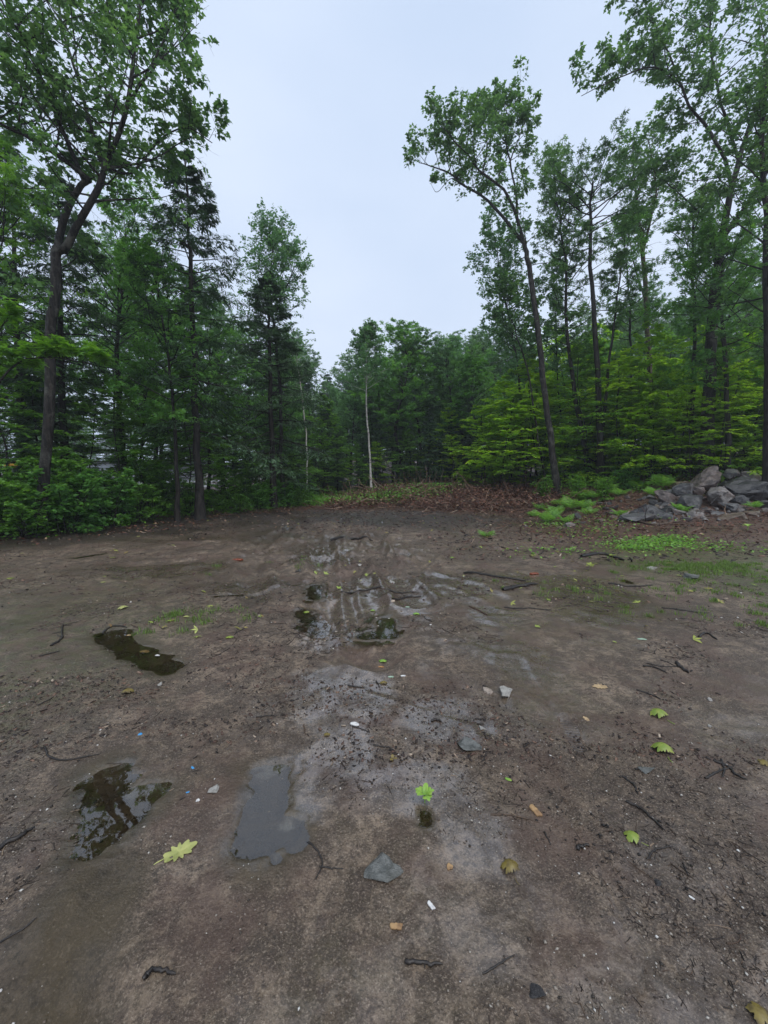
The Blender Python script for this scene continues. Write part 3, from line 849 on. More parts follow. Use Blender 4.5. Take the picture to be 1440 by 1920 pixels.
# --- prototypes for the woods behind
def proto(seed, name, hgt, stems, spec, bark, lmat):
    w, l = build_tree(seed, stems, spec)
    root = bpy.data.objects.new(name, None)
    return dict(name=name, w=make_mesh('trunk', w[0], w[1], [bark], True),
                l=make_mesh('crown', l[0], l[1], [lmat], False, {'rnd': ('FACE', l[2])}))
def place(p, x, y, rz, sc, label, category, group, part='trunk'):
    o = thing(p['name'], (x, y, H0(x, y) - .03), label, category, group, rz)
    o.scale = sc if hasattr(sc, '__len__') else (sc, sc, sc)
    link(part, p['w'], o); link('crown' if part == 'trunk' else 'foliage', p['l'], o)
    return o
def stick_pts(rng, h, lean=.05):
    n = 5
    return np.array([(lean * h * (k / n) ** 1.3 * math.cos(rng) + .02 * h * math.sin(k * 2.1 + rng), lean * h * (k / n) * math.sin(rng), h * k / n) for k in range(n + 1)])
P_HARD = [proto(101 + i, 'hardwood_tree', h, [(stick_pts(i * 1.7, h), .12, .02, t0, 1, nb, bl)],
                dict(MAP, size=.165, m2=6, m3=3, nl=8, far=1, gaps=.2), M_BARKD, lm)
          for i, (h, t0, nb, bl, lm) in enumerate(((11, .35, 52, 2.3, M_MAPLE), (12.5, .42, 56, 2.4, M_OAK), (9.5, .25, 52, 2.1, M_MAPLE), (11.5, .3, 56, 2.2, M_BIRCHL)))]
P_HEM = [proto(121 + i, 'hemlock_tree', h, [(stick_pts(i * 1.1, h, .01), .13, .015, t0, 1, nb, bl)],
               dict(HEM, size=.30, m2=12, m3=2, nl=7, far=1, gaps=.05, dead=18, dead0=.04, dead1=.3, dead_len=1.8), M_BARKD, M_HEML)
         for i, (h, t0, nb, bl) in enumerate(((12, .16, 76, 2.5), (10, .06, 76, 2.3), (13, .25, 76, 2.4)))]
P_SAP = [proto(141 + i, 'leafy_sapling', h, [(stick_pts(i * 2.3, h, .12), .035, .008, t0, 1, nb, bl)],
               dict(LAY, size=.125), M_BARKD, lm)
         for i, (h, t0, nb, bl, lm) in enumerate(((4.2, .16, 26, 1.7, M_BEECH), (5.5, .2, 30, 1.8, M_BEECH), (3.2, .1, 24, 1.4, M_BEECH), (5.0, .15, 30, 1.8, M_SHRUB)))]
def shrub_proto(seed, h, n, lm, size=.07, spread=.5):
    r = np.random.default_rng(seed); st = []
    for k in range(n):
        a = r.uniform(0, 2 * PI); b = spread * r.uniform(.2, 1) * h; hh = h * r.uniform(.6, 1.05)
        p0 = np.array([.12 * math.cos(a), .12 * math.sin(a), 0])
        st.append((np.array([p0, p0 + [b * .35 * math.cos(a), b * .35 * math.sin(a), hh * .55], p0 + [b * math.cos(a), b * math.sin(a), hh]]), .012, .004, .1, 1, 9, h * .38))
    return proto(seed, 'leafy_shrub', h, st, dict(LAY, size=size, m2=5, m3=2, nl=6, el0=.1, el1=.9, ntilt=.5, flat=.7), M_BARKD, lm)
P_SHR = [shrub_proto(161, 1.3, 8, M_SHRUB, .075), shrub_proto(162, 1.0, 8, M_SHRUB, .065, .8), shrub_proto(163, 1.6, 9, M_SHRUB, .08, .6), shrub_proto(164, 1.1, 8, M_MAPLE, .08, .7)]

rng = np.random.default_rng(77)
placed = []
def tree_h(x, y):
    "height of the woods: lower towards the gap at the far end"
    return y * float(np.interp(720 + 750 * x / y, [0, 330, 450, 560, 620, 800, 900, 1000, 1200, 1440], [.58, .54, .42, .33, .25, .28, .29, .33, .36, .46])) * rng.uniform(.72, 1.04)
def scatter(n, xr, yr, test, mind, fn, tries=60):
    c = 0
    for _ in range(n * tries):
        x = rng.uniform(*xr); y = rng.uniform(*yr)
        if not test(x, y): continue
        if any((x - a) ** 2 + (y - b) ** 2 < mind ** 2 for a, b in placed): continue
        placed.append((x, y)); fn(x, y, c); c += 1
        if c >= n: break
    return c
inview = lambda x, y: abs(x) < 1.0 * y + 3
# woods on the left: a strip that thins towards the open lot
def fl(x, y, c):
    p = P_HEM[c % 3] if c % 5 in (0, 2) else P_HARD[c % 4]
    s = tree_h(x, y) / 11
    hem = p['name'] == 'hemlock_tree'
    place(p, x, y, rng.uniform(0, 6.28), s, 'dark hemlock deep in the woods beside the shrub-lined edge' if hem else 'leafy hardwood deep in the woods beside the shrub-lined edge',
          'tree', 'hemlocks in the shrub-side woods' if hem else 'hardwoods in the shrub-side woods')
scatter(27, (-24, -3), (11, 34), lambda x, y: edge_left(x, y) > 1.6 and inview(x, y) and edge_left(x, y) < (5.5 if y < 17 else 13), 1.7, fl)
# woods closing the far end
def fb(x, y, c):
    hem = c % 4 == 0
    p = P_HEM[c % 3] if hem else P_HARD[c % 4]
    s = tree_h(x, y) / 11
    place(p, x, y, rng.uniform(0, 6.28), s, 'dark hemlock in the woods closing the far end' if hem else 'leafy hardwood in the woods closing the far end',
          'tree', 'hemlocks at the far end' if hem else 'hardwoods at the far end')
scatter(64, (-14, 13), (23.5, 48), lambda x, y: edge_left(x, y) < 12 and inview(x, y) and not (abs(x + 1.2) < 1.0 and y < 24), 1.8, fb)
# woods on the right
def fr(x, y, c):
    hem = c % 9 == 8
    p = P_HEM[c % 3] if hem else P_HARD[(c * 3) % 4]
    s = tree_h(x, y) / 11
    place(p, x, y, rng.uniform(0, 6.28), s, 'dark hemlock deep in the woods behind the boulder pile' if hem else 'leafy hardwood deep in the woods behind the boulder pile',
          'tree', 'hemlocks behind the boulders' if hem else 'hardwoods behind the boulders')
scatter(34, (6, 38), (20, 40), lambda x, y: x > .34 * y + 1.5 and inview(x, y), 1.9, fr)
# bright understorey saplings
def fs(x, y, c):
    k_ = rng.uniform(.55, 1.1) * (y + 2) / 18; j_ = 3 if c % 4 == 3 else c % 3
    place(P_SAP[j_], x, y, rng.uniform(0, 6.28), (k_ * rng.uniform(.8, 1.3), k_ * rng.uniform(.8, 1.3), k_), 'bright yellow-green sapling with tiered sprays under the tall trees behind the boulders',
          'sapling', 'bright saplings under the tall trees')
placed2 = placed; placed = []
scatter(86, (4, 24), (13.2, 24), lambda x, y: x > .27 * y + 1.3 and inview(x, y) and not (x > 6 and y < 13) and not (925 < 720 + 750 * x / y < 1150 and y < 15.8), 1.0, fs)
for px, Y, h_, j_ in [(912, 18.2, 3.6, 0), (935, 17.0, 3.9, 2), (962, 17.8, 4.6, 1), (985, 16.6, 3.6, 0), (900, 19.5, 3.2, 2), (1010, 18.0, 4.4, 1), (1085, 17.2, 3.8, 0), (1120, 16.4, 3.0, 2), (1160, 15.6, 4.6, 1), (1215, 15.2, 4.4, 0), (1262, 15.6, 5.4, 1), (1400, 14.2, 4.4, 0), (1440, 14.6, 5.2, 1)]:
    k_ = h_ / (4.2, 5.5, 3.2)[j_]
    place(P_SAP[j_], at(px, 900, Y)[0], Y, px * .7, (k_ * 1.15, k_ * 1.15, k_), 'x', 'sapling', 'bright saplings under the tall trees')
def fs2(x, y, c):
    place(P_SAP[3], x, y, rng.uniform(0, 6.28), rng.uniform(.6, 1.1), 'mid-green sapling under the dark trees beside the shrub-lined edge', 'sapling', 'saplings in the shrub-side woods')
scatter(22, (-22, -3), (9, 30), lambda x, y: 1.0 < edge_left(x, y) < 6 and inview(x, y), 1.3, fs2)
def fs3(x, y, c):
    place(P_SAP[c % 4], x, y, rng.uniform(0, 6.28), rng.uniform(.5, .8), 'low leafy sapling before the dark trees of the far end', 'sapling', 'saplings before the far trees')
scatter(14, (-8, 6), (21, 25), lambda x, y: edge_left(x, y) < 5, 1.4, fs3)
place(P_HEM[0], -6.3, 46, 1.0, 1.0, 'lone spire of a conifer poking above the far woods beside the gap', 'tree', None)
for k, (px, Y, hh, kind, lb) in enumerate([(742, 24.0, 8.6, 0, 'broad round-crowned tree right behind the white birch'), (712, 26.5, 8.6, 2, 'leafy tree peeking over the white birch'), (786, 25.5, 7.4, 1, 'round-crowned tree at the bottom of the sky gap'),
        (852, 24.5, 7.9, 3, 'wide dark tree at the far end beside the bright saplings'), (818, 27, 7.9, 0, 'pale leafy tree between the two dark crowns of the far end'), (893, 23, 7.6, 2, 'dense tree at the far end touching the bright saplings'), (655, 27, 6.8, 3, 'low leafy tree on the corner-hemlock side of the birch')]):
    p = P_HARD[kind]; o = place(p, at(px, 900, Y)[0], Y, k * 1.3, (hh / 11 * 1.45, hh / 11 * 1.45, hh / 11), lb, 'tree', None)
def fh(x, y, c):
    place(P_HEM[1], x, y, rng.uniform(0, 6.28), rng.uniform(.26, .42), 'young dark hemlock at the front of the far woods', 'tree', 'young hemlocks at the far end')
scatter(16, (-9, 8), (21.3, 25), lambda x, y: edge_left(x, y) < 5, 1.0, fh)
# shrubs on the left edge
def fsh(x, y, c):
    place(P_SHR[c % 4], x, y, rng.uniform(0, 6.28), rng.uniform(.8, 1.35) * (1.0 if y < 13 else .8), 'bright leafy shrub in the hedge-like belt along the muddy wood edge', 'shrub', 'shrubs along the wood edge', 'stem')
placed = []
scatter(46, (-11, -2), (6.5, 18), lambda x, y: .25 < edge_left(x, y) < 2.2 and inview(x, y), .55, fsh)
def fsh2(x, y, c):
    place(P_SHR[(c + 1) % 4], x, y, rng.uniform(0, 6.28), rng.uniform(.4, .75), 'low shrub between the boulder pile and the tall trees', 'shrub', 'low shrubs behind the boulders', 'stem')
scatter(24, (4.5, 16), (13, 17), lambda x, y: x > .27 * y + 1.6 and inview(x, y), .8, fsh2)

# far treeline beyond the open lot and around
placed = []
def ft(x, y, c):
    place(P_HARD[c % 4] if c % 3 else P_HEM[c % 3], x, y, rng.uniform(0, 6.28), rng.uniform(.8, 1.1), 'tree in the distant line beyond the open lot', 'tree', 'distant trees beyond the lot')
scatter(60, (-105, -8), (58, 92), lambda x, y: inview(x, y), 2.6, ft)
def ft2(x, y, c):
    place(P_HARD[c % 4], x, y, rng.uniform(0, 6.28), rng.uniform(.8, 1.0), 'leafy tree in the back rows of the woods', 'tree', 'trees in the back rows')
scatter(44, (-12, 55), (48, 66), lambda x, y: inview(x, y), 3.2, ft2)

# ------------------------------------------------------------------ boulders
def rock_mesh(seed, dims, npts=16, flatness=1.0, disp=.06, sub=3):
    r = np.random.default_rng(seed)
    bm = bmesh.new()
    P = unit(r.normal(0, 1, (npts, 3)))
    P = P / np.abs(P).max(1, keepdims=True) ** .75 * r.uniform(.8, 1.0, (npts, 1)) * .5
    for p in P: bm.verts.new(tuple(p))
    bmesh.ops.convex_hull(bm, input=bm.verts)
    bmesh.ops.delete(bm, geom=[v for v in bm.verts if not v.link_faces], context='VERTS')
    bmesh.ops.bevel(bm, geom=bm.edges[:], offset=.02, segments=1, affect='EDGES')
    bmesh.ops.triangulate(bm, faces=bm.faces[:])
    bmesh.ops.subdivide_edges(bm, edges=bm.edges[:], cuts=sub, use_grid_fill=True)
    bm.normal_update()
    co = np.array([v.co[:] for v in bm.verts]); no = np.array([v.normal[:] for v in bm.verts])
    lo, hi = co.min(0), co.max(0)
    n1 = fbm(co[:, 0] * 3 + seed, co[:, 1] * 3 + co[:, 2] * 2.3, 4); n2 = fbm(co[:, 2] * 9 + seed, co[:, 0] * 7 - co[:, 1] * 5, 3)
    co = co + no * (disp * n1 + disp * .35 * n2)[:, None]
    co = (co - (lo + hi) / 2) / (hi - lo) * np.array(dims)
    for v, c in zip(bm.verts, co): v.co = c
    bmesh.ops.triangulate(bm, faces=bm.faces[:])
    me = bpy.data.meshes.new('rock'); bm.to_mesh(me); bm.free()
    return me
def rock_mat(name, c0, c1, spot, rough=.5):
    m, n, out = new_mat(name)
    t = n.nodes.new('ShaderNodeTexCoord')
    mp = n.nodes.new('ShaderNodeMapping'); mp.inputs['Scale'].default_value = (1, 1, 3.0); mp.inputs['Rotation'].default_value = (.4, .3, 0)
    n.links.new(t.outputs['Object'], mp.inputs['Vector'])
    a = noise(n, mp.outputs[0], 5, 7, .7, .5); b = noise(n, t.outputs['Object'], 3.4, 4, .6); f = noise(n, t.outputs['Object'], 45, 4, .7)
    c = mixc(n, ramp(n, a, [(.42, 0), (.58, 1)]), c0, c1)
    c = mixc(n, ramp(n, b, [(.52, 0), (.64, .75)]), c, spot)
    c = mixc(n, ramp(n, f, [(.52, 0), (.66, .5)]), c, tuple(x * .4 for x in c0))
    h = mth(n, 'ADD', a, mth(n, 'MULTIPLY', f, .25))
    principled(n, out, c, rough, bump(n, h, .9, .035), .5)
    return m
MR = {'g': rock_mat('grey_rock', (.055, .055, .058), (.14, .135, .13), (.09, .07, .06)),
      'd': rock_mat('dark_wet_rock', (.018, .018, .020), (.060, .058, .058), (.10, .095, .09), .38),
      'l': rock_mat('pale_rock', (.14, .125, .115), (.24, .215, .20), (.15, .10, .08)),
      't': rock_mat('tan_rock', (.12, .085, .06), (.19, .15, .11), (.07, .05, .035)),
      'b': rock_mat('brown_banded_rock', (.045, .035, .032), (.17, .135, .12), (.07, .04, .03))}
ROCKS = [  # px centre, px w, px h, Y, material, tilt (deg about view axis), yaw, label
    (1325, 903, 60, 36, 11.9, 'b', -28, 10, 'big tilted banded boulder at the top of the pile'),
    (1398, 918, 74, 46, 11.7, 'd', 6, 40, 'largest black rounded boulder on the side of the pile away from the mud'),
    (1408, 895, 38, 20, 12.6, 'l', 14, 0, 'pale slab lying behind the largest black boulder'),
    (1371, 889, 28, 20, 12.7, 'g', 0, 20, 'rounded grey boulder behind the tilted banded boulder'),
    (1345, 931, 54, 40, 11.0, 'l', 8, 15, 'light angular slab leaning on the middle of the pile, crossed by a twig'),
    (1283, 921, 38, 30, 11.6, 'g', -22, 0, 'grey slab propped on edge beside the tilted banded boulder'),
    (1298, 940, 50, 26, 10.9, 'd', 0, 30, 'black boulder under the light angular slab'),
    (1246, 934, 40, 28, 11.3, 'b', 12, 10, 'brown-topped angular boulder at the shoulder of the pile'),
    (1211, 959, 50, 30, 10.5, 'd', -14, 50, 'dark speckled boulder at the end of the pile nearest the ferns'),
    (1197, 984, 72, 16, 10.1, 'g', -6, 12, 'long flat grey slab at the foot of the pile'),
    (1250, 980, 38, 34, 10.05, 'g', 18, 70, 'pointed grey stone standing at the foot of the pile'),
    (1248, 960, 30, 18, 10.6, 'd', 0, 10, 'small dark stone wedged over the pointed grey stone'),
    (1309, 921, 24, 18, 11.5, 'b', 10, 60, 'small reddish stone wedged under the tilted banded boulder'),
    (1302, 980, 28, 15, 10.1, 'l', 0, 0, 'small pale rounded stone at the foot of the pile'),
    (1340, 970, 42, 24, 10.4, 'g', 0, 25, 'mid grey rounded boulder at the foot of the pile'),
    (1371, 956, 44, 16, 10.7, 'g', 4, 60, 'flat grey stone below the largest black boulder'),
    (1364, 988, 52, 18, 9.9, 't', 0, 0, 'low tan boulder half sunk in leaf litter before the pile'),
    (1432, 946, 36, 16, 11.0, 'g', -6, 0, 'flat grey stone near the frame edge beside the black boulder'),
    (1275, 908, 46, 12, 12.6, 't', 0, 0, 'flat mossy stone at the back of the pile among saplings'),
    (1440, 925, 34, 22, 11.9, 'g', 10, 0, 'grey boulder behind the largest black boulder, farthest along'),
    (1262, 921, 44, 14, 12.0, 'g', -6, 30, 'thin grey slab tucked behind the brown-topped boulder'),
    (1301, 957, 20, 12, 10.5, 'l', 0, 0, 'small pale stone in the middle of the pile'),
    (1314, 966, 16, 13, 10.3, 'b', 0, 0, 'small brown stone between the two rounded foot stones'),
    (1167, 978, 7, 5, 10.0, 'l', 0, 0, 'tiny white stone beside the long flat slab'),
    (1330, 948, 22, 12, 11.4, 'd', 0, 0, 'dark stone in the shadow below the light angular slab'),
    (1500, 930, 70, 44, 11.6, 'g', 0, 0, 'grey boulder continuing the pile past the view edge'),
    (1480, 965, 50, 26, 10.8, 'd', 0, 20, 'dark boulder continuing the pile past the view edge'),
    (1360, 915, 34, 26, 12.3, 'd', 0, 0, 'dark boulder in the heart of the pile'),
    (1236, 952, 30, 24, 11.2, 'd', 0, 0, 'dark stone behind the speckled boulder'),
    (1380, 940, 40, 26, 11.4, 'd', 0, 0, 'black stone under the largest boulder'),
    (1410, 968, 30, 12, 10.3, 't', 0, 0, 'flat tan stone in the leaf litter past the foot of the pile'),
    (1150, 968, 14, 8, 10.6, 'l', 0, 0, 'small pale stone between ferns and pile'),
    (1068, 968, 22, 11, 10.3, 'l', 0, 0, 'pale pinkish stone under the fern clump'),
    (1128, 966, 18, 9, 10.4, 't', 0, 0, 'light tan stone amid the brown roots by the ferns'),
    (1050, 976, 12, 7, 10.0, 't', 0, 0, 'small tan stone below the nearest fern'),
]
for k, (cx, cy, w, h, Y, mt, tilt, yaw, lb) in enumerate(ROCKS):
    p = at(cx, cy, Y); W = w * pxm(Y) * .97; Hh = h * pxm(Y) * 1.0
    ml = rock_mesh(300 + k, (W, W * .8 if h > .35 * w else W * .7, Hh), 14 + k % 5, 1, .075)
    ml.materials.append(MR[mt])
    for poly in ml.polygons: poly.use_smooth = False
    o = thing('boulder' if w > 24 else 'stone', p, lb, 'rock', 'boulders of the pile', me=ml)
    o.rotation_euler = (math.radians(6 * math.sin(k)), math.radians(tilt), math.radians(yaw * .3))
    if h < 22 and cy > 950:
        o.location.z = H0(p[0], p[1]) + Hh * .22

rr = np.random.default_rng(8)
SMALL = [rock_mesh(380 + k, (1, rr.uniform(.6, .9), rr.uniform(.35, .7)), 12, 1, .07, 2) for k in range(8)]
for k, m_ in enumerate(SMALL): m_.materials.append(MR['gdlblgtd'[k]])
for k in range(80):
    x, y = rr.normal(7.9, 1.7), rr.normal(10.8, .6)
    if x < 5 or abs(x) > .98 * y + .4: continue
    sz = rr.uniform(.10, .34)
    o = thing('stone', (x, y, H0(x, y) + sz * .12), 'small angular stone in the loose edge of the boulder pile', 'rock', 'small stones round the boulder pile', rr.uniform(0, 6.28), SMALL[k % 8])
    o.scale = (sz,) * 3; o.rotation_euler = (rr.normal(0, .25), rr.normal(0, .25), rr.uniform(0, 6.28))

# ------------------------------------------------------------------ stones on the mud
def shape_leaf(seed, L, outline, curl=.0, dome=0, fold=.0, wob=.1):
    """radial leaf or chip mesh; outline(theta) -> radius factor; lies in xy, centre at origin"""
    r = np.random.default_rng(seed); n, k = 44, 5
    th = np.arange(n) * 2 * PI / n
    rad = np.array([outline(t) for t in th]) * L / 2
    V = [np.array([[0, 0, 0]])]
    for i in range(1, k + 1):
        f = i / k
        rr = rad * f
        x, y = rr * np.sin(th), rr * np.cos(th)
        z = -dome * (rr / (L / 2)) ** 2 * L + fold * np.abs(x) + curl * (y / L) ** 2 * L + wob * L * .25 * (vnoise(x / L * 5 + seed, y / L * 5)) * f
        V.append(np.stack([x, y, z], 1))
    V = np.concatenate(V)
    j = np.arange(n)
    tri = np.stack([0 * j, 1 + j, 1 + (j + 1) % n], 1)
    q = np.concatenate([np.stack([1 + i * n + j, 1 + (i + 1) * n + j, 1 + (i + 1) * n + (j + 1) % n, 1 + i * n + (j + 1) % n], 1) for i in range(k - 1)])
    V[:, 2] -= V[:, 2].min()
    return V, [tri, q]
def o_oak(t):
    c = math.cos(t); s_ = abs(math.sin(t))
    base = 1 / math.sqrt((c / 1.0) ** 2 + (s_ / .50) ** 2)
    return base * (1 + .24 * math.cos(9 * t) * (.3 + s_)) * (1.0 if c > -.9 else .9)
def o_maple(t):
    return .52 + .40 * abs(math.cos(2.5 * t)) ** .7 * (1 if math.cos(t) > -.75 else .4) + .07 * math.cos(15 * t)
def o_oval(t):
    return 1 / math.sqrt(math.cos(t) ** 2 + (math.sin(t) / .5) ** 2)
def o_chip(t):
    a = (t + .2) % (2 * PI)
    return min(1 / max(abs(math.cos(a)), 1e-3), .42 / max(abs(math.sin(a)), 1e-3)) * (.9 + .1 * math.cos(5 * t))
def o_lump(t):
    return .8 + .12 * math.cos(3 * t + 1) + .08 * math.cos(5 * t)
def veined(name, c0, c1, rough=.45):
    m, n, out = new_mat(name)
    t = n.nodes.new('ShaderNodeTexCoord')
    a = noise(n, t.outputs['Object'], 60, 4, .6); b = noise(n, t.outputs['Object'], 18, 3, .6)
    c = mixc(n, ramp(n, b, [(.4, 0), (.62, 1)]), c0, c1)
    c = mixc(n, ramp(n, a, [(.52, 0), (.7, .5)]), c, tuple(x * .5 for x in c1))
    principled(n, out, c, rough, bump(n, a, .5, .002), .5)
    return m
ML = {'yellow': veined('pale_yellow_leaf', (.42, .42, .14), (.30, .32, .10)), 'green': veined('fresh_green_leaf', (.16, .34, .04), (.28, .42, .06)),
      'lime': veined('lime_leaf', (.17, .25, .03), (.27, .30, .05)), 'tan': veined('tan_dead_leaf', (.50, .36, .20), (.38, .26, .14)),
      'brown': veined('brown_yellow_leaf', (.20, .15, .03), (.09, .06, .02)), 'orange': veined('orange_leaf', (.48, .24, .08), (.36, .17, .05)),
      'mint': veined('pale_mint_leaf', (.38, .50, .38), (.30, .42, .30)), 'red': veined('red_brown_chip', (.28, .075, .03), (.16, .04, .02)),
      'wood': veined('tan_wood_chip', (.42, .26, .12), (.26, .15, .07), .7), 'white': veined('white_chip', (.72, .70, .66), (.6, .58, .56)),
      'blue': veined('blue_plastic', (.06, .30, .62), (.08, .36, .70), .3)}
LV = [  # px, py, length px, outline, colour, dome, yaw, label, name, category
    (336, 1598, 66, o_oak, 'yellow', -.05, -55, 'large pale yellow lobed leaf lying beside the sky-mirroring puddle', 'fallen_leaf'),
    (1236, 1342, 34, o_maple, 'lime', .34, 20, 'lime leaf arched like a tent, farther of the two above the stick tangle', 'fallen_leaf'),
    (1243, 1408, 38, o_maple, 'lime', .36, -10, 'lime three-lobed leaf arched like a tent, nearer of the two above the stick tangle', 'fallen_leaf'),
    (1186, 1572, 32, o_maple, 'lime', .30, 50, 'lime leaf arched over mud beyond the short stub of wood', 'fallen_leaf'),
    (957, 1630, 38, o_maple, 'brown', .36, 10, 'yellow-brown arched leaf between the grey flat stone and the stub', 'fallen_leaf'),
    (239, 1299, 22, o_maple, 'brown', .30, 0, 'small brown curled leaf below the long brown puddle', 'fallen_leaf'),
    (718, 1241, 16, o_maple, 'green', .20, 0, 'small bright green leaf in the wet streak below the dark round puddle', 'fallen_leaf'),
    (715, 1251, 12, o_oval, 'orange', .1, 80, 'tiny orange leaf just under the small bright green leaf', 'fallen_leaf'),
    (719, 1282, 15, o_maple, 'brown', .3, 0, 'olive curled leaf in the wet streak', 'fallen_leaf'),
    (1126, 1288, 30, o_oak, 'tan', .04, 86, 'pale tan oak leaf lying flat and crosswise', 'fallen_leaf'),
    (1099, 1348, 17, o_oak, 'tan', .04, 10, 'pale tan leaf right next to the shoe print', 'fallen_leaf'),
    (1204, 1199, 18, o_oval, 'mint', .05, 85, 'pale mint leaf beyond the parallel sticks', 'fallen_leaf'),
    (575, 1150, 15, o_maple, 'lime', .25, 30, 'lime leaf standing in the olive rut puddle', 'fallen_leaf'),
    (430, 1196, 15, o_maple, 'lime', .2, 0, 'yellow-green leaf to the side of the long brown puddle', 'fallen_leaf'),
    (231, 1141, 18, o_maple, 'yellow', .25, 60, 'yellow leaf on the mud beyond the long brown puddle', 'fallen_leaf'),
    (764, 1139, 12, o_maple, 'mint', .1, 0, 'pale leaf just beyond the dark round puddle', 'fallen_leaf'),
    (781, 1152, 13, o_maple, 'green', .2, 0, 'green leaf beside the dark round puddle', 'fallen_leaf'),
    (699, 1145, 11, o_maple, 'green', .15, 0, 'tiny green leaf on the near rim of the tyre rut by the dark puddle', 'fallen_leaf'),
    (271, 1225, 20, o_oval, 'tan', .03, 80, 'larger tan leaf floating on the long brown puddle', 'floating_leaf'),
    (241, 1194, 11, o_oval, 'tan', .03, 90, 'small round tan leaf floating at the far end of the long puddle', 'floating_leaf'),
    (295, 1232, 11, o_oval, 'white', .03, 70, 'whitish sliver floating at the near end of the long puddle', 'floating_leaf'),
    (318, 1165, 11, o_maple, 'lime', .2, 0, 'yellow-green leaf at the start of the mossy patch', 'fallen_leaf'),
    (349, 1157, 11, o_maple, 'yellow', .2, 0, 'yellowed leaf on the mossy patch', 'fallen_leaf'),
    (19, 1085, 14, o_maple, 'lime', .1, 0, 'lime leaf near the frame edge under the shrubs', 'fallen_leaf'),
    (193, 1092, 10, o_maple, 'yellow', .1, 0, 'yellow leaf on the dry rise before the shrubs', 'fallen_leaf'),
    (197, 1081, 8, o_maple, 'lime', .1, 0, 'lime leaf just past the yellow leaf on the dry rise', 'fallen_leaf'),
    (848, 1046, 10, o_maple, 'green', .15, 0, 'green leaf where the tyre ruts turn', 'fallen_leaf'),
    (613, 1379, 13, o_maple, 'brown', .25, 0, 'olive leaf at the far side of the sky-mirroring puddle', 'fallen_leaf'),
    (953, 1462, 14, o_oval, 'green', .05, 60, 'tiny green leaf at the foot of the stick tangle side', 'fallen_leaf'),
    (1434, 1432, 22, o_maple, 'brown', .2, 30, 'dull yellow leaf at the frame edge past the stick tangle', 'fallen_leaf'),
    (1425, 1905, 44, o_maple, 'brown', .25, 60, 'brown-yellow leaf in the very corner of the mud', 'fallen_leaf'),
]
nlab = set()
for k, (px, py, L, fn, colr, dome, yaw, lb, nm) in enumerate(LV):
    p = ground(px, py); Lm = L * p[1] / FPX * (1.15 if dome > .15 else 1.0)
    V, F = shape_leaf(k, Lm, fn, .08, max(dome, 0), .12 if dome < .15 else 0, .22)
    o = thing(nm, (p[0], p[1], p[2] + .001), lb, 'leaf', 'fallen leaves on the mud', math.radians(yaw), make_mesh(nm, V, F, [ML[colr]], True))
    if nm == 'floating_leaf': o.location.z += .012
    if L > 30:
        a = np.array([[0, -Lm * .42, Lm * .02], [0, -Lm * .62, Lm * .01], [Lm * .05, -Lm * .75, 0]])
        w = tubes(resample(a, 5)[None], np.full((1, 5), Lm * .018), 5)
        link('stalk', make_mesh('stalk', w[0], w[1], [ML[colr]], True), o)
CH = [
    (743, 1739, 28, o_chip, 'wood', 75, 'orange-tan wood chip below the grey flat stone', 'wood_chip'),
    (808, 1699, 20, o_chip, 'white', 25, 'small whitish splinter beside the grey flat stone', 'wood_splinter'),
    (665, 1359, 19, o_oval, 'white', 70, 'white chip on the wet mud past the sky-mirroring puddle', 'white_chip'),
    (1297, 1684, 11, o_chip, 'white', 30, 'tiny white splinter alone on the open mud', 'wood_splinter'),
    (263, 1377, 9, o_lump, 'blue', 0, 'round sky-blue plastic bit on the bare mud', 'plastic_bit'),
    (361, 1440, 9, o_chip, 'blue', 40, 'blue plastic shard, farther of the two near the white crumb', 'plastic_bit'),
    (352, 1486, 7, o_chip, 'blue', 100, 'small blue plastic shard, nearer of the two near the white crumb', 'plastic_bit'),
    (371, 1501, 9, o_lump, 'white', 0, 'white crumb near the blue shards', 'white_chip'),
    (1002, 1077, 18, o_chip, 'red', 90, 'red-orange bark chip on the wet ground below the ferns', 'bark_chip'),
    (445, 1051, 20, o_chip, 'red', 80, 'reddish bark chip beside the left ruts', 'bark_chip'),
    (843, 1626, 16, o_lump, 'wood', 0, 'small tan stone-like chip near the grey flat stone', 'wood_chip'),
    (1003, 1522, 30, o_chip, 'wood', 10, 'broad tan slab of wood lying by a thin twig', 'wood_chip'),
    (733, 1270, 11, o_chip, 'mint', 80, 'pale bluish chip beside the olive curled leaf', 'pale_chip'),
    (756, 1268, 10, o_chip, 'white', 80, 'little pale chip in the wet streak', 'pale_chip'),
]
for k, (px, py, L, fn, colr, yaw, lb, nm) in enumerate(CH):
    p = ground(px, py); Lm = L * p[1] / FPX
    V, F = shape_leaf(60 + k, Lm, fn, .03, .05, 0, .1)
    n0 = len(V); B = V.copy(); B[:, 2] -= Lm * .16          # a real thickness
    m_ = 44; last = n0 - m_ + np.arange(m_); nxt = n0 - m_ + (np.arange(m_) + 1) % m_
    side = np.stack([last, last + n0, nxt + n0, nxt], 1)
    me = make_mesh(nm, np.concatenate([V, B]), [F[0], F[1], F[0][:, ::-1] + n0, F[1][:, ::-1] + n0, side], [ML[colr]], False)
    thing(nm, (p[0], p[1], p[2] + Lm * .13), lb, 'chip', None, math.radians(yaw), me)

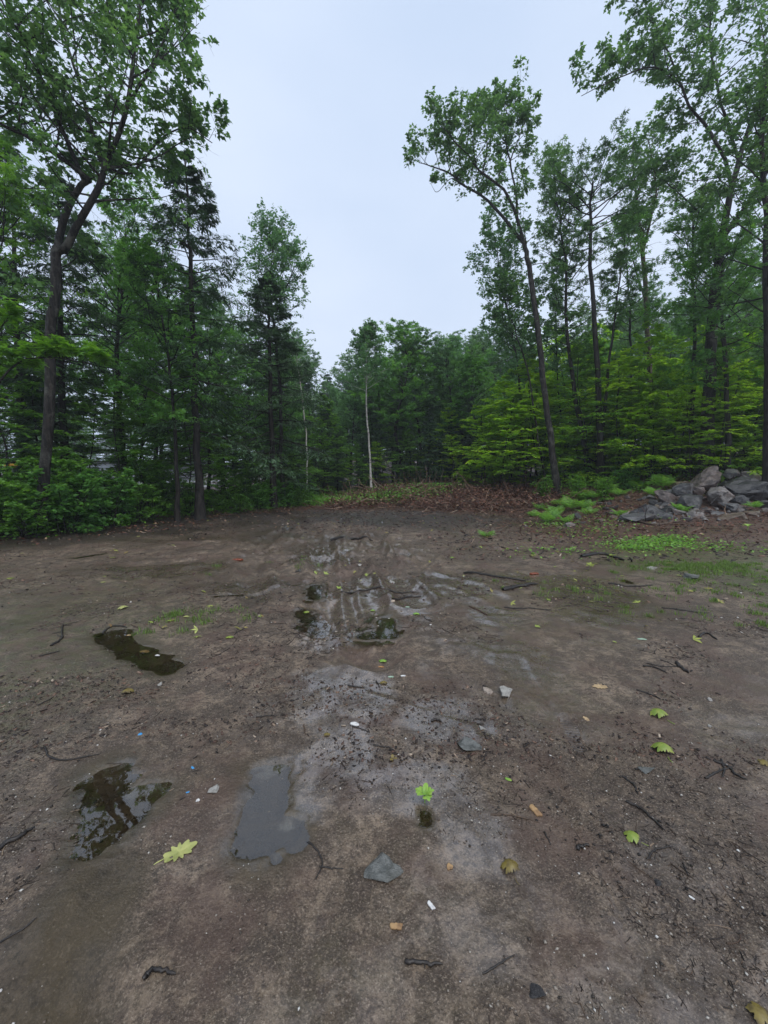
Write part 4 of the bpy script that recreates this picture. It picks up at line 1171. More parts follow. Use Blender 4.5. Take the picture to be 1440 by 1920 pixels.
ST = [
    (716, 1632, 72, 56, .25, 'sg', 35, 'flat blue-grey stone bedded in the mud, largest of the near ground'),
    (881, 1401, 46, 20, .35, 'sg', -12, 'dark greenish stone beside the curved wet track'),
    (949, 1302, 38, 22, .3, 'sl', 30, 'pale angular flat stone with a round stone beside it'),
    (915, 1297, 18, 16, .5, 'sr', 0, 'round pale pebble beside the angular flat stone'),
    (1214, 1444, 34, 14, .2, 'sg', 0, 'low grey stone barely showing near the stick tangle'),
    (401, 1481, 20, 14, .3, 'sl', 0, 'pale stone between the two large puddles'),
    (905, 1366, 12, 12, .5, 'sl', 0, 'pale slim pebble at the end of the curved wet track'),
    (1298, 1085, 26, 8, .4, 'sg', 0, 'low wet stone beside the green grass patch'),
    (1005, 1860, 36, 26, .5, 'sd', 0, 'dark clod at the bottom of the view'),
    (1232, 1656, 14, 10, .6, 'sd', 0, 'small black pebble on the open mud below the arched leaf'),
    (735, 1093, 10, 7, .5, 'sl', 0, 'small light pebble beyond the dark round puddle'),
    (675, 1060, 7, 5, .5, 'sl', 0, 'tiny white pebble in the churned ruts'),
    (302, 1284, 9, 8, .5, 'sl', 0, 'small light pebble below the long brown puddle'),
    (1330, 1312, 8, 6, .5, 'sl', 0, 'small light pebble near the twin arched leaves'),
    (1330, 1362, 8, 6, .6, 'sl', 0, 'tiny white pebble beside the stick tangle'),
    (1221, 1066, 14, 6, .4, 'sl', 0, 'flat white stone in front of the green weeds'),
    (560, 1070, 12, 7, .5, 'sg', 0, 'dark stone on the crest between the ruts'),
]
MS = {'sg': rock_mat('grey_green_stone', (.085, .088, .080), (.20, .20, .185), (.055, .055, .045), .4), 'sl': rock_mat('pale_stone', (.30, .28, .25), (.46, .44, .40), (.2, .17, .14)),
      'sd': rock_mat('black_stone', (.015, .013, .013), (.045, .04, .038), (.02, .02, .02), .35), 'sr': rock_mat('round_pale_pebble', (.36, .29, .23), (.46, .38, .31), (.3, .24, .2))}
for k, (px, py, w, h, th, mt, yaw, lb) in enumerate(ST):
    p = ground(px, py); Wm = w * p[1] / FPX
    dy_ = max(ground(px, py - h / 2)[1] - ground(px, py + h / 2)[1], Wm * .45)
    dy_ = min(dy_, Wm * 1.3)
    ml = rock_mesh(500 + k, (Wm, dy_, Wm * th), 9 if mt != 'sr' else 30, 1, .07, 2 if w < 30 else 3)
    for poly in ml.polygons: poly.use_smooth = False
    ml.materials.append(MS[mt])
    thing('stone', (p[0], p[1], p[2] + Wm * th * .22), lb, 'stone', 'stones on the mud', math.radians(yaw), ml)

# ------------------------------------------------------------------ sticks
M_STICK = [simple_mat('black_wet_stick', (.010, .008, .007), (.035, .026, .02), 60, .45), simple_mat('brown_stick', (.045, .028, .018), (.12, .075, .045), 60, .6)]
SK = [
    ([(85, 1402), (94, 1420), (130, 1426), (190, 1414)], 4.5, 0, 'curved black root arching over the mud beyond the leafy-reflection puddle'),
    ([(-30, 1612), (20, 1578), (66, 1552)], 12, 0, 'thick black stick poking in from the frame edge'),
    ([(-20, 1782), (40, 1745), (70, 1720)], 5, 0, 'thin black stick at the frame edge by the shallow muddy puddle'),
    ([(575, 1580), (598, 1600), (603, 1625), (590, 1650)], 4.5, 0, 'bent black twig between the puddle and the grey flat stone'),
    ([(598, 1625), (620, 1628), (645, 1629)], 3.5, 0, 'straight bit of twig next to the bent black twig'),
    ([(920, 1528), (960, 1529), (1012, 1543)], 4, 1, 'light brown twig touching the broad tan wood slab'),
    ([(1020, 1560), (1034, 1586)], 4, 0, 'short black twig below the broad tan wood slab'),
    ([(1081, 1592), (1104, 1584)], 9, 0, 'short black stub of wood near the arched leaf'),
    ([(1166, 1456), (1188, 1472), (1195, 1490)], 5, 0, 'crooked twig in the dark streak below the twin arched leaves'),
    ([(1173, 1503), (1200, 1515), (1222, 1535), (1247, 1558)], 6, 0, 'long ragged black stick in the dark streak'),
    ([(1212, 1612), (1232, 1592), (1262, 1588)], 4.5, 0, 'small hooked twig below the arched leaf'),
    ([(1280, 1618), (1291, 1643)], 3.5, 0, 'short straight twig out on the open mud'),
    ([(268, 1838), (292, 1818), (330, 1828)], 12, 0, 'dark bark piece at the bottom of the view'),
    ([(760, 1803), (790, 1806), (830, 1810)], 10, 0, 'dark bark piece below the orange-tan wood chip'),
    ([(905, 1826), (935, 1810), (965, 1790)], 5, 0, 'slanting black stick at the bottom of the view'),
    ([(1205, 1249), (1228, 1252), (1250, 1262)], 4, 0, 'farther of two parallel sticks beyond the tan oak leaf'),
    ([(1212, 1244), (1240, 1250), (1275, 1250)], 2.5, 0, 'thin twig just beyond the parallel sticks'),
    ([(1266, 1243), (1278, 1253), (1291, 1263)], 7, 0, 'short thick stick ending in a knob, past the parallel sticks'),
    ([(1193, 1294), (1215, 1301), (1241, 1313)], 3.5, 0, 'nearer of two parallel sticks beside the tan oak leaf'),
    ([(95, 1212), (116, 1198), (119, 1172)], 5, 0, 'forked stick on the mud left of the long brown puddle'),
    ([(74, 1231), (112, 1221)], 3, 0, 'short twig under the forked stick'),
    ([(183, 1195), (196, 1184), (213, 1174), (238, 1177)], 4, 0, 'stick hooked over the far end of the long brown puddle'),
    ([(70, 1324), (100, 1308)], 3, 0, 'short twig on the bare mud under the forked stick'),
    ([(870, 1075), (905, 1078), (960, 1086), (985, 1090)], 5, 0, 'long wavy black root across the wet ground'),
    ([(943, 1108), (970, 1102), (1008, 1097)], 9, 0, 'thick black piece of branch on the wet ground'),
    ([(880, 1137), (898, 1145), (915, 1154)], 4, 1, 'reddish brown stick at the wet ground rim'),
    ([(945, 1139), (990, 1141), (1034, 1144)], 3, 0, 'long thin twig lying crosswise below the thick branch piece'),
    ([(640, 1110), (690, 1107), (750, 1113), (780, 1110)], 3.5, 0, 'wavy root crossing the ruts beyond the dark round puddle'),
    ([(736, 1123), (765, 1120), (790, 1118)], 4, 0, 'short root piece beyond the dark round puddle'),
    ([(620, 1014), (660, 1012), (700, 1016)], 6, 0, 'flat stick across the far ruts'),
    ([(1340, 1428), (1362, 1436), (1378, 1452), (1400, 1462)], 6, 0, 'ragged stick, longest in the stick tangle'),
    ([(1322, 1460), (1350, 1446), (1376, 1438)], 5, 0, 'crossing stick in the stick tangle'),
    ([(1352, 1424), (1358, 1444), (1352, 1458)], 5, 0, 'short stick standing across the stick tangle'),
    ([(480, 1345), (515, 1341)], 3, 0, 'thin twig beyond the sky-mirroring puddle'),
    ([(652, 1286), (684, 1290)], 4, 0, 'dark twig in the wet streak'),
    ([(705, 1276), (712, 1290)], 2.5, 0, 'tiny twig upright to the wet streak'),
    ([(808, 1352), (818, 1350), (828, 1354)], 5, 0, 'small curled bark piece on the wet track'),
    ([(700, 1398), (732, 1402)], 4, 0, 'dark twig on the wet mud beyond the green sprout'),
    ([(660, 1362), (692, 1372)], 3, 0, 'thin twig beside the white chip'),
    ([(570, 1358), (572, 1378)], 3, 1, 'slim brown twig past the sky-mirroring puddle'),
    ([(1190, 975), (1230, 985), (1290, 975), (1350, 964)], 5, 1, 'bare branch lying along the foot of the boulder pile'),
    ([(1332, 945), (1348, 930), (1366, 922)], 3.5, 0, 'bent twig resting on the light angular slab'),
    ([(1040, 970), (1100, 968), (1155, 966)], 5, 1, 'pale branch between the ferns and the boulder pile'),
    ([(1140, 1094), (1180, 1100), (1225, 1098)], 3.5, 0, 'thin branch lying near the tiny dark puddle'),
    ([(1240, 1140), (1290, 1146), (1330, 1150)], 3.5, 0, 'thin branch on the grassy mud'),
    ([(1090, 1045), (1130, 1040), (1170, 1052)], 8, 0, 'dark rotten branch among the low weeds'),
    ([(1310, 1195), (1325, 1188), (1345, 1200)], 5, 0, 'small forked twig on the grassy mud'),
]
for k, (pts, w, mi, lb) in enumerate(SK):
    G = []
    onrock = 'angular slab' in lb
    for a, b in pts:
        g_ = at(a, b, 10.75) if onrock else ground(a, b)
        G.append(g_)
    G = np.array(G); Y0 = G[:, 1].mean(); r = w * .5 * Y0 / FPX
    K = 14
    C = resample(G, K)
    rr = np.random.default_rng(900 + k)
    if not onrock:
        C[:, 2] = [H0(a, b) for a, b in C[:, :2]]
        C[:, 2] += r * .55
    C[1:-1, :2] += rr.normal(0, r * .35, (K - 2, 2))
    R_ = r * np.linspace(1.05, .55, K) * rr.uniform(.82, 1.15, K); R_[0] *= .7; R_[-1] *= .4
    o0 = C.mean(0)
    w1 = [tubes((C - o0)[None], R_[None], 6)]
    ns = 3 if w < 6 else 2
    Oc, Tc = sample((C - o0)[None], rr.uniform(.2, .9, (1, ns))); L_ = np.linalg.norm(C[-1] - C[0])
    D = unit(Tc[0] + rr.normal(0, .8, (ns, 3)) * [1, 1, .15])
    P2 = grow(rr, Oc[0], D, np.full(ns, L_ * .14), 4, 0, .2)
    P2[:, :, 2] = np.maximum(P2[:, :, 2], P2[:, :1, 2] - .002)
    w1.append(tubes(P2, np.full((ns, 4), r * .4) * [1, .8, .6, .3], 4))
    V, F = join(w1)
    thing('stick', o0, lb, 'stick', 'sticks on the mud', me=make_mesh('stick', V, F, [M_STICK[mi]], True))

# ------------------------------------------------------------------ ferns, sprouts, weeds
def frond_mesh(seed, L=.6, pairs=12):
    r = np.random.default_rng(seed); Ps = []; Fs = []; o = 0
    t = np.linspace(0, 1, 10)
    C = np.stack([0 * t, L * t * .92, L * (.55 * t - .50 * t ** 2)], 1)
    V, F = tubes(C[None], np.linspace(.004, .0012, 10)[None], 4)
    Ps.append(V); Fs.append(F); o = len(V)
    O, T = sample(C[None], np.linspace(.14, .98, pairs)[None]); O, T = O[0], T[0]
    for k in range(pairs):
        f = k / (pairs - 1); l = L * .42 * (1.02 - f) ** .8 * (.65 + .5 * min(f * 4, 1)) * r.uniform(.9, 1.1)
        for sgn in (-1, 1):
            d = unit(np.array([sgn * 1.0, .45, -.12])); u = np.array([0, 1.0, 0]); wv = l * .085
            a = np.array([O[k] + d * l * q + np.array([0, 0, -.12 * l * q * q]) for q in (0, .3, .65, 1)])
            ww = np.array([.5, 1.0, .75, .05]) * wv
            v = np.concatenate([a - u * ww[:, None], a + u * ww[:, None] + [0, 0, .0]])
            q4 = np.array([[0, 1, 5, 4], [1, 2, 6, 5], [2, 3, 7, 6]])
            Ps.append(v); Fs.append(q4 + o); o += 8
    V = np.concatenate(Ps); F = np.concatenate(Fs)
    return make_mesh('frond', V, F, [M_FERN], False, {'rnd': ('FACE', np.clip(r.normal(.5, .2, len(F)), 0, 1))})
FR = [frond_mesh(k, .62 - .05 * k) for k in range(4)]
FERN = [(1050, 946, 1.0, 'fern in the thick clump at the foot of the leaning oak, middle one'), (1027, 975, 1.0, 'bright fern nearest the mud in the clump below the leaning oak'),
        (1072, 950, 1.1, 'full fern in the clump beside the leaning oak, pile side'), (1040, 962, .9, 'fern in the heart of the clump below the leaning oak'),
        (1098, 950, .9, 'fern between the thick clump and the boulder pile'), (1112, 930, 1.1, 'tall fern at the forest edge before the slim maple'),
        (1140, 917, 1.1, 'bright fern at the forest edge under the black-trunked maple'), (1090, 934, 1.0, 'fern at the forest edge behind the clump'),
        (1196, 914, 1.1, 'fern standing free on the slope behind the brown roots'), (1243, 908, 1.2, 'feathery fern right behind the boulder pile'),
        (1102, 962, .7, 'small fern beside the brown roots'), (1162, 964, .6, 'small fern at the near end of the boulder pile'),
        (1012, 952, .7, 'small fern on the far side of the clump'), (1279, 960, .6, 'fern growing out of the middle of the boulder pile'),
        (1270, 948, .5, 'little fern on top of the brown-topped boulder'), (1414, 946, .6, 'fern growing beside the black boulder'),
        (912, 1002, .55, 'lone fern on the open litter of the clearing'), (1160, 925, .9, 'fern behind the brown roots on the slope'),
        (1060, 975, .7, 'low fern in front of the thick clump'), (1000, 965, .6, 'small fern at the mud side of the clump'), (1225, 925, .8, 'fern tucked behind the speckled boulder')]
rng = np.random.default_rng(31)
for k, (px, py, sc, lb) in enumerate(FERN):
    if 1225 < px: 
        Yf = 10.6 if py > 940 else 12.9
        p = at(px, py + 6, Yf); p[2] = max(p[2], H0(p[0], p[1]))
    else: p = ground(px, py + 4)
    o = thing('fern', p, lb, 'fern', 'ferns by the boulder pile', rng.uniform(0, 6.28)); o.scale = (sc,) * 3
    n_ = 9
    for j in range(n_):
        f = link('frond', FR[j % 4], o); f.rotation_euler = (math.radians(rng.uniform(8, 42)), 0, 2 * PI * j / n_ + rng.uniform(-.3, .3))

def sprout(px, py, size, lb, lm, n_=5):
    p = ground(px, py); o = thing('sprout', p, lb, 'sprout', None, rng.uniform(0, 6))
    S = size * p[1] / FPX
    w = tubes(np.array([[[0, 0, -.01], [0, .002, S * .2], [.004, 0, S * .42]]]), np.full((1, 3), max(.0015, S * .03)), 5)
    link('stem', make_mesh('stem', w[0], w[1], [lm], True), o)
    for j in range(n_):
        V, F = shape_leaf(700 + j, S * .55, o_oval if j % 2 else o_maple, -.2, .1, .25, .1)
        V[:, 1] += S * .28
        l = link('leaf', make_mesh('leaf', V, F, [lm], True), o, (0, 0, S * .38))
        l.rotation_euler = (math.radians(rng.uniform(5, 40)), 0, j * 2 * PI / n_ + .3)
sprout(796, 1505, 42, 'bright green maple sprout standing in the wet mud', ML['green'])
sprout(1106, 1068, 18, 'bright green sprout beside the rotten branch', ML['lime'])
sprout(1000, 1047, 12, 'small yellow-green sprout in the open litter, ruts side', ML['lime'])
sprout(1148, 1048, 14, 'yellow-green sprout next to the rotten branch end', ML['lime'])
sprout(1402, 994, 18, 'bright sprout in the leaf litter past the tan boulder', ML['green'])
sprout(1128, 958, 16, 'leafy sprout in front of the brown roots', ML['green'])
sprout(737, 1428, 16, 'small brown sprout on the wet mud beyond the bright one', ML['brown'], 3)

def scatter_leaves(name, seed, pts_fn, n, size, kind, mat, tilt, label, hmax=.0, cat=None):
    r = np.random.default_rng(seed)
    P = pts_fn(r, n); z = np.array(height(P[:, 0], P[:, 1], False)) + r.uniform(0.003, .02 + hmax, len(P)) ** 1.0
    P3 = np.column_stack([P, z])
    a = r.uniform(0, 2 * PI, len(P)); D = np.stack([np.cos(a), np.sin(a), r.normal(.1, .2, len(P))], 1)
    Nn = np.array([0, 0, 1.0]) + r.normal(0, tilt, (len(P), 3))
    V, F, per = leaves(kind, P3, D, Nn, size * r.uniform(.5, 1.4, len(P)))
    me = make_mesh(name, V, F, [mat], False, {'rnd': ('FACE', np.repeat(r.random(len(P)), per))})
    return link(name, me, kind='stuff', label=label)
def region(test, xr, yr):
    def fn(r, n):
        out = np.zeros((0, 2))
        while len(out) < n:
            P = np.column_stack([r.uniform(*xr, n * 3), r.uniform(*yr, n * 3)])
            out = np.vstack([out, P[test(P[:, 0], P[:, 1])]])
        return out[:n]
    return fn
v_ = lambda x, y: np.abs(x) < 1.05 * y + 3
M_DEAD = bits_mat('dead_leaves', [(0, (.04, .018, .012)), (.5, (.14, .055, .035)), (.85, (.22, .11, .07)), (1, (.34, .24, .15))])
M_BRUSH = bits_mat('dead_sticks', [(0, (.03, .016, .011)), (.5, (.13, .065, .042)), (.85, (.22, .13, .09)), (1, (.34, .26, .19))])
scatter_leaves('leaf_litter', 1, region(lambda x, y: v_(x, y) & ((x > .30 * y + .6 + .8 * fbm(x, y, 2)) | (y + .5 * np.maximum(x - 1.5, 0) + 1.6 * fbm(x * .5, y * .12 + 3.1, 3) > 15.0)) & ~((y < 18) & (x < -2.5)), (-14, 22), (8.5, 30)), 26000, .085, 'oval', M_DEAD, .5, 'brown dead leaves covering the forest floor and slope')
scatter_leaves('leaf_litter', 2, region(lambda x, y: v_(x, y) & (edge_left(x, y) > -1.0 + .5 * fbm(x, y, 3)), (-26, 0), (6.0, 26)), 16000, .07, 'oval', M_DEAD, .4, 'brown dead leaves under the shrubs')
scatter_leaves('ground_cover', 3, region(lambda x, y: v_(x, y) & (edge_left(x, y) > .1) & (edge_left(x, y) < 5), (-26, 0), (6.5, 24)), 16000, .07, 'oval', M_SHRUB, .5, 'low green plants under the shrubs', .28)
scatter_leaves('ground_cover', 4, region(lambda x, y: v_(x, y) & (x > .3 * y + 2.0) & (fbm(x * .8, y * .8, 3) > -.05), (4, 26), (12.8, 28)), 16000, .08, 'oval', M_SHRUB, .5, 'low green plants on the forest floor', .35)
def far_green(r, n):
    c = np.array([(-4.6, 17.6, 1.6, .7), (-2.6, 17.3, 1.2, .5), (-.9, 16.9, 1.4, .45), (.9, 16.9, 1.3, .4), (-2.0, 19, 2.0, .8), (3.2, 19, 1.0, .5), (5.2, 18.3, 1.0, .6), (2.4, 18.6, .5, .3)])
    k = r.integers(0, len(c), n)
    return c[k, :2] + r.normal(0, 1, (n, 2)) * c[k, 2:]
scatter_leaves('weeds', 5, far_green, 12000, .085, 'oval', M_FERN, .6, 'low bright weeds along the far rim of the mud', .30)
def near_green(r, n):
    c = np.array([(*ground(1219, 1021)[:2], .50, .22), (*ground(1250, 1014)[:2], .35, .15), (*ground(1300, 1028)[:2], .7, .25), (*ground(1190, 1030)[:2], .25, .12), (*ground(1100, 1000)[:2], .6, .4), (*ground(1060, 1035)[:2], .6, .3), (*ground(1150, 975)[:2], .7, .35), (*ground(1040, 985)[:2], .4, .2)])
    k = r.choice(len(c), n, p=[.3, .15, .12, .1, .09, .06, .10, .08])
    return c[k, :2] + r.normal(0, 1, (n, 2)) * c[k, 2:]
scatter_leaves('weeds', 6, near_green, 2600, .055, 'oval', M_FERN, .5, 'creeping yellow-green weeds in front of the boulders', .06)
def single_leaves(r, n):
    y = r.uniform(3.2, 16, n); x = r.uniform(-1, 1, n) * (y * .95)
    k = (fbm(x * .5 + 30, y * .5, 2) > .0) | (edge_left(x, y) > -2.0) | (x > .3 * y)
    return np.column_stack([x, y])[k]
M_FRESH = bits_mat('fresh_fallen_leaves', [(0, (.20, .10, .04)), (.3, (.35, .33, .08)), (.7, (.30, .40, .07)), (1, (.45, .45, .15))], .5)
scatter_leaves('fallen_leaves', 7, single_leaves, 420, .055, 'maple', M_FRESH, .3, 'small fresh leaves strewn over the mud')

def bits(name, seed, n, fn, Lr, rr_, sides, mat, label, rise=.2, k=3, bend=.3, zoff=.3):
    r = np.random.default_rng(seed)
    P = fn(r, n); n = len(P)
    z = np.array(height(P[:, 0], P[:, 1], False))
    L = r.uniform(*Lr, n) * r.uniform(.4, 1, n); R = np.clip(L * r.uniform(*rr_, n), .0006, .02)
    a = r.uniform(0, 2 * PI, n)
    D = np.stack([np.cos(a), np.sin(a), r.normal(0, rise, n)], 1)
    C = grow(r, np.column_stack([P, z + R * zoff]), D, L, k, 0, bend)
    if rise < .15:
        C[:, :, 2] = height(C[:, :, 0].ravel(), C[:, :, 1].ravel(), False).reshape(n, k) + R[:, None] * zoff
    V, F = tubes(C, R[:, None] * np.linspace(1, .5, k)[None], sides)
    per = (k - 1) * sides
    return link(name, make_mesh(name, V, F, [mat], False, {'rnd': ('FACE', np.repeat(r.random(n), per))}), kind='stuff', label=label)
def logy(r, n, y0=.95, y1=9.5, clump=.02, sx=1.05):
    y = y0 * (y1 / y0) ** r.random(n * 3); x = r.uniform(-1, 1, n * 3) * (y * sx + .2)
    kq = 1.5 * fbm(x * 1.6 + 3, y * 1.6, 4) + .35 * r.normal(0, .35, n * 3) > clump + .06
    return np.column_stack([x, y])[kq][:n]
M_FIB = bits_mat('bark_fibres', [(0, (.008, .006, .005)), (.7, (.035, .024, .018)), (.93, (.09, .055, .035)), (1, (.30, .22, .15))], .55)
bits('bark_fibres', 11, 20000, lambda r, n: logy(r, n, .95, 13), (.006, .032), (.04, .12), 3, M_FIB, 'fine dark bark fibres and twig bits trodden into the mud', .05, 3, .18, .0)
bits('twig_litter', 18, 1100, lambda r, n: logy(r, n, 1.1, 5, .02), (.02, .085), (.02, .045), 4, M_FIB, 'short thin twigs lying about on the near mud', .06, 5, .2)
bits('twig_litter', 12, 3600, lambda r, n: logy(r, n, 3.0, 17, .0), (.05, .22), (.012, .03), 4, M_FIB, 'loose thin twigs lying about on the mud', .06, 5, .35)
bits('twig_litter', 13, 4200, region(lambda x, y: v_(x, y) & ((x > .26 * y - .6) | (y > 13.5)) & (edge_left(x, y) < .5), (-8, 14), (7.5, 20)), (.10, .5), (.012, .03), 4, M_BRUSH, 'dead twigs and sticks lying in the leaf litter', .15, 5, .35)
ridge = region(lambda x, y: (y + .5 * np.maximum(x - 1.5, 0) + 1.6 * fbm(x * .5, y * .12 + 3.1, 3) > 15.0) & (y + .5 * np.maximum(x - 1.5, 0) < 20.5), (-2.4, 6.5), (12.0, 20))
bits('brush_debris', 14, 3300, ridge, (.25, 1.5), (.009, .022), 4, M_BRUSH, 'heaped dead branches on the ridge at the far end of the mud', .35, 5, .25, 3.0)
scatter_leaves('brush_leaves', 15, ridge, 8000, .10, 'oval', M_DEAD, .8, 'dead brown leaves caught in the brush heap', .28)
bits('root_debris', 16, 500, region(lambda x, y: ((x - 6.2) / 1.2) ** 2 + ((y - 10.9) / .8) ** 2 < 1, (4.5, 8), (9.8, 12)), (.1, .5), (.01, .03), 4, M_DEAD, 'tangle of reddish-brown roots beside the boulder pile', .5, 5, .4, 4.0)
bits('root_debris', 17, 260, region(lambda x, y: ((x - 9.6) / 1.4) ** 2 + ((y - 10.2) / .4) ** 2 < 1, (8, 11.2), (9.6, 10.8)), (.1, .4), (.01, .03), 4, M_DEAD, 'reddish-brown roots and bark before the black boulder', .4, 5, .4, 4.0)

def pebbles(name, seed, n, fn, sr, mat, label):
    r = np.random.default_rng(seed); P = fn(r, n); n = len(P)
    tv = np.array([[1, 0, 0], [0, 1, 0], [-1, 0, 0], [0, -1, 0], [0, 0, 1], [0, 0, -1.]])
    tf = np.array([[0, 1, 4], [1, 2, 4], [2, 3, 4], [3, 0, 4], [1, 0, 5], [2, 1, 5], [3, 2, 5], [0, 3, 5]])
    S = sr[0] * (sr[1] / sr[0]) ** (r.random(n) ** 2.2)
    a = r.uniform(0, 2 * PI, n); c, s_ = np.cos(a), np.sin(a)
    sc = r.uniform(.55, 1.2, (n, 6, 1)) * S[:, None, None]
    V = tv[None] * sc * np.array([1, .8, .55])
    V = np.stack([V[..., 0] * c[:, None] - V[..., 1] * s_[:, None], V[..., 0] * s_[:, None] + V[..., 1] * c[:, None], V[..., 2]], -1)
    z = np.array(height(P[:, 0], P[:, 1], False)) + S * .18
    V += np.column_stack([P, z])[:, None]
    F = (tf[None] + (np.arange(n) * 6)[:, None, None]).reshape(-1, 3)
    return link(name, make_mesh(name, V.reshape(-1, 3), F, [mat], False, {'rnd': ('FACE', np.repeat(r.random(n), 8))}), kind='stuff', label=label)
M_PEB = bits_mat('mixed_gravel', [(0, (.03, .025, .02)), (.45, (.12, .09, .07)), (.75, (.22, .18, .14)), (.93, (.40, .36, .31)), (1, (.62, .60, .56))], .5)
pebbles('gravel', 21, 12000, lambda r, n: logy(r, n, .95, 8, -.25), (.0018, .009), M_PEB, 'sand grains and small gravel in the mud')
pebbles('gravel', 22, 2600, lambda r, n: logy(r, n, 3.2, 17, -.1), (.004, .024), M_PEB, 'scattered small stones on the far part of the mud')
M_RUB = bits_mat('broken_stone', [(0, (.03, .03, .03)), (.5, (.10, .095, .09)), (1, (.26, .24, .22))], .5)
M_CLOD = bits_mat('dark_soil_crumbs', [(0, (.010, .008, .007)), (.6, (.035, .027, .022)), (1, (.10, .075, .06))], .6)
pebbles('soil_crumbs', 23, 5000, lambda r, n: logy(r, n, 1.2, 16, .0), (.003, .012), M_CLOD, 'crumbs of dark soil')

def flakes(name, seed, n, fn, size, mat, label, tilt=.35):
    r = np.random.default_rng(seed); P = fn(r, n); n = len(P)
    z = np.array(height(P[:, 0], P[:, 1], False)); S = size[0] * (size[1] / size[0]) ** (r.random(n) ** 1.6); a = r.uniform(0, 2 * PI, n)
    D = np.stack([np.cos(a), np.sin(a), r.normal(0, tilt * .5, n)], 1); Nn = unit(np.array([0, 0, 1.0]) + r.normal(0, tilt, (n, 3)))
    D = unit(D - Nn * (D * Nn).sum(1, keepdims=True)); X = np.cross(D, Nn)
    asp = r.uniform(.18, .6, n)
    c = np.array([[-1, -1], [1, -1], [1, 1], [-1, 1]])[None] * r.uniform(.6, 1.1, (n, 4, 2))
    B = np.column_stack([P, z + S * .06])[:, None] + c[..., 0:1] * (S * asp)[:, None, None] * X[:, None] * .5 + c[..., 1:2] * S[:, None, None] * D[:, None] * .5
    T = B + Nn[:, None] * (S * .10)[:, None, None]
    V = np.concatenate([B, T], 1)
    f = np.array([[4, 5, 6, 7], [0, 1, 5, 4], [1, 2, 6, 5], [2, 3, 7, 6], [3, 0, 4, 7]])
    F = (f[None] + (np.arange(n) * 8)[:, None, None]).reshape(-1, 4)
    return link(name, make_mesh(name, V.reshape(-1, 3), F, [mat], False, {'rnd': ('FACE', np.repeat(r.random(n), 5))}), kind='stuff', label=label)
M_FLK = bits_mat('bark_mulch', [(0, (.010, .007, .006)), (.5, (.035, .022, .017)), (.8, (.10, .052, .036)), (.95, (.20, .12, .08)), (1, (.45, .36, .27))], .5)
flakes('bark_mulch', 41, 22000, lambda r, n: logy(r, n, 1.9, 17, .0), (.005, .032), M_FLK, 'broken bark and wood flakes trodden into the mud')
flakes('bark_mulch', 43, 12000, region(lambda x, y: v_(x, y) & (fbm(x * .9, y * .9, 4) > -.25), (-13, 13), (4.2, 13)), (.008, .05), M_FLK, 'bark crumbs and chips over the middle of the mud')
flakes('bark_mulch', 42, 13000, region(lambda x, y: v_(x, y) & ((x > .22 * y - .9 + .8 * fbm(x, y, 2)) | (y > 9.3 + 1.5 * fbm(x * .7, y * .7, 3))) & (edge_left(x, y) < .5), (-9, 14), (6.5, 18)), (.02, .11), M_FLK, 'bark and dead leaf flakes over the dark soil')

def blades(name, seed, n, fn, h, mat, label):
    r = np.random.default_rng(seed); P = fn(r, n); n = len(P)
    z = np.array(height(P[:, 0], P[:, 1], False)); a = r.uniform(0, 2 * PI, n); w = r.uniform(.0015, .004, n); hh = h * r.uniform(.4, 1.1, n)
    l = r.uniform(.1, .6, n) * hh; u = np.stack([np.cos(a), np.sin(a), 0 * a], 1); q = np.stack([-np.sin(a), np.cos(a), 0 * a], 1)
    B = np.column_stack([P, z - .004])
    M_ = B + q * (l * .35)[:, None] + np.array([0, 0, 1]) * (hh * .6)[:, None]; T_ = B + q * l[:, None] + np.array([0, 0, 1]) * hh[:, None]
    V = np.stack([B - u * w[:, None], B + u * w[:, None], M_ + u * (w * .8)[:, None], M_ - u * (w * .8)[:, None], T_], 1)
    i = np.arange(n)[:, None] * 5
    return link(name, make_mesh(name, V.reshape(-1, 3), [i + np.array([[0, 1, 2, 3]]), i + np.array([[3, 2, 4]])], [mat], False, {'rnd': ('FACE', np.concatenate([r.random(n)] * 2))}), kind='stuff', label=label)
def grass_pts(r, n):
    c = np.array([(*ground(1305, 1064)[:2], .42, .14), (*ground(1355, 1062)[:2], .25, .12), (*ground(1400, 1075)[:2], .5, .25), (*ground(1240, 1058)[:2], .35, .15), (*ground(1350, 1110)[:2], .8, .4), (*ground(1430, 1140)[:2], .7, .35), (*ground(1060, 1110)[:2], .35, .15), (*ground(370, 1155)[:2], .30, .16), (*ground(1420, 1030)[:2], .7, .25), (*ground(520, 1060)[:2], .4, .3)])
    k = r.choice(len(c), 420, p=[.27, .12, .10, .08, .14, .12, .04, .04, .07, .02])
    T = c[k, :2] + r.normal(0, 1.1, (420, 2)) * c[k, 2:]
    i = (420 * r.random(n) ** 1.5).astype(int)
    return T[i] + r.normal(0, 1, (n, 2)) * (.015 + .035 * r.random(420))[i][:, None]
M_GRASS = leaf_mat('short_grass', (.10, .13, .04), (.12, .22, .045), (.22, .34, .08), .4)
blades('grass', 31, 13000, grass_pts, .05, M_GRASS, 'short bright grass on the mud in front of the boulders')

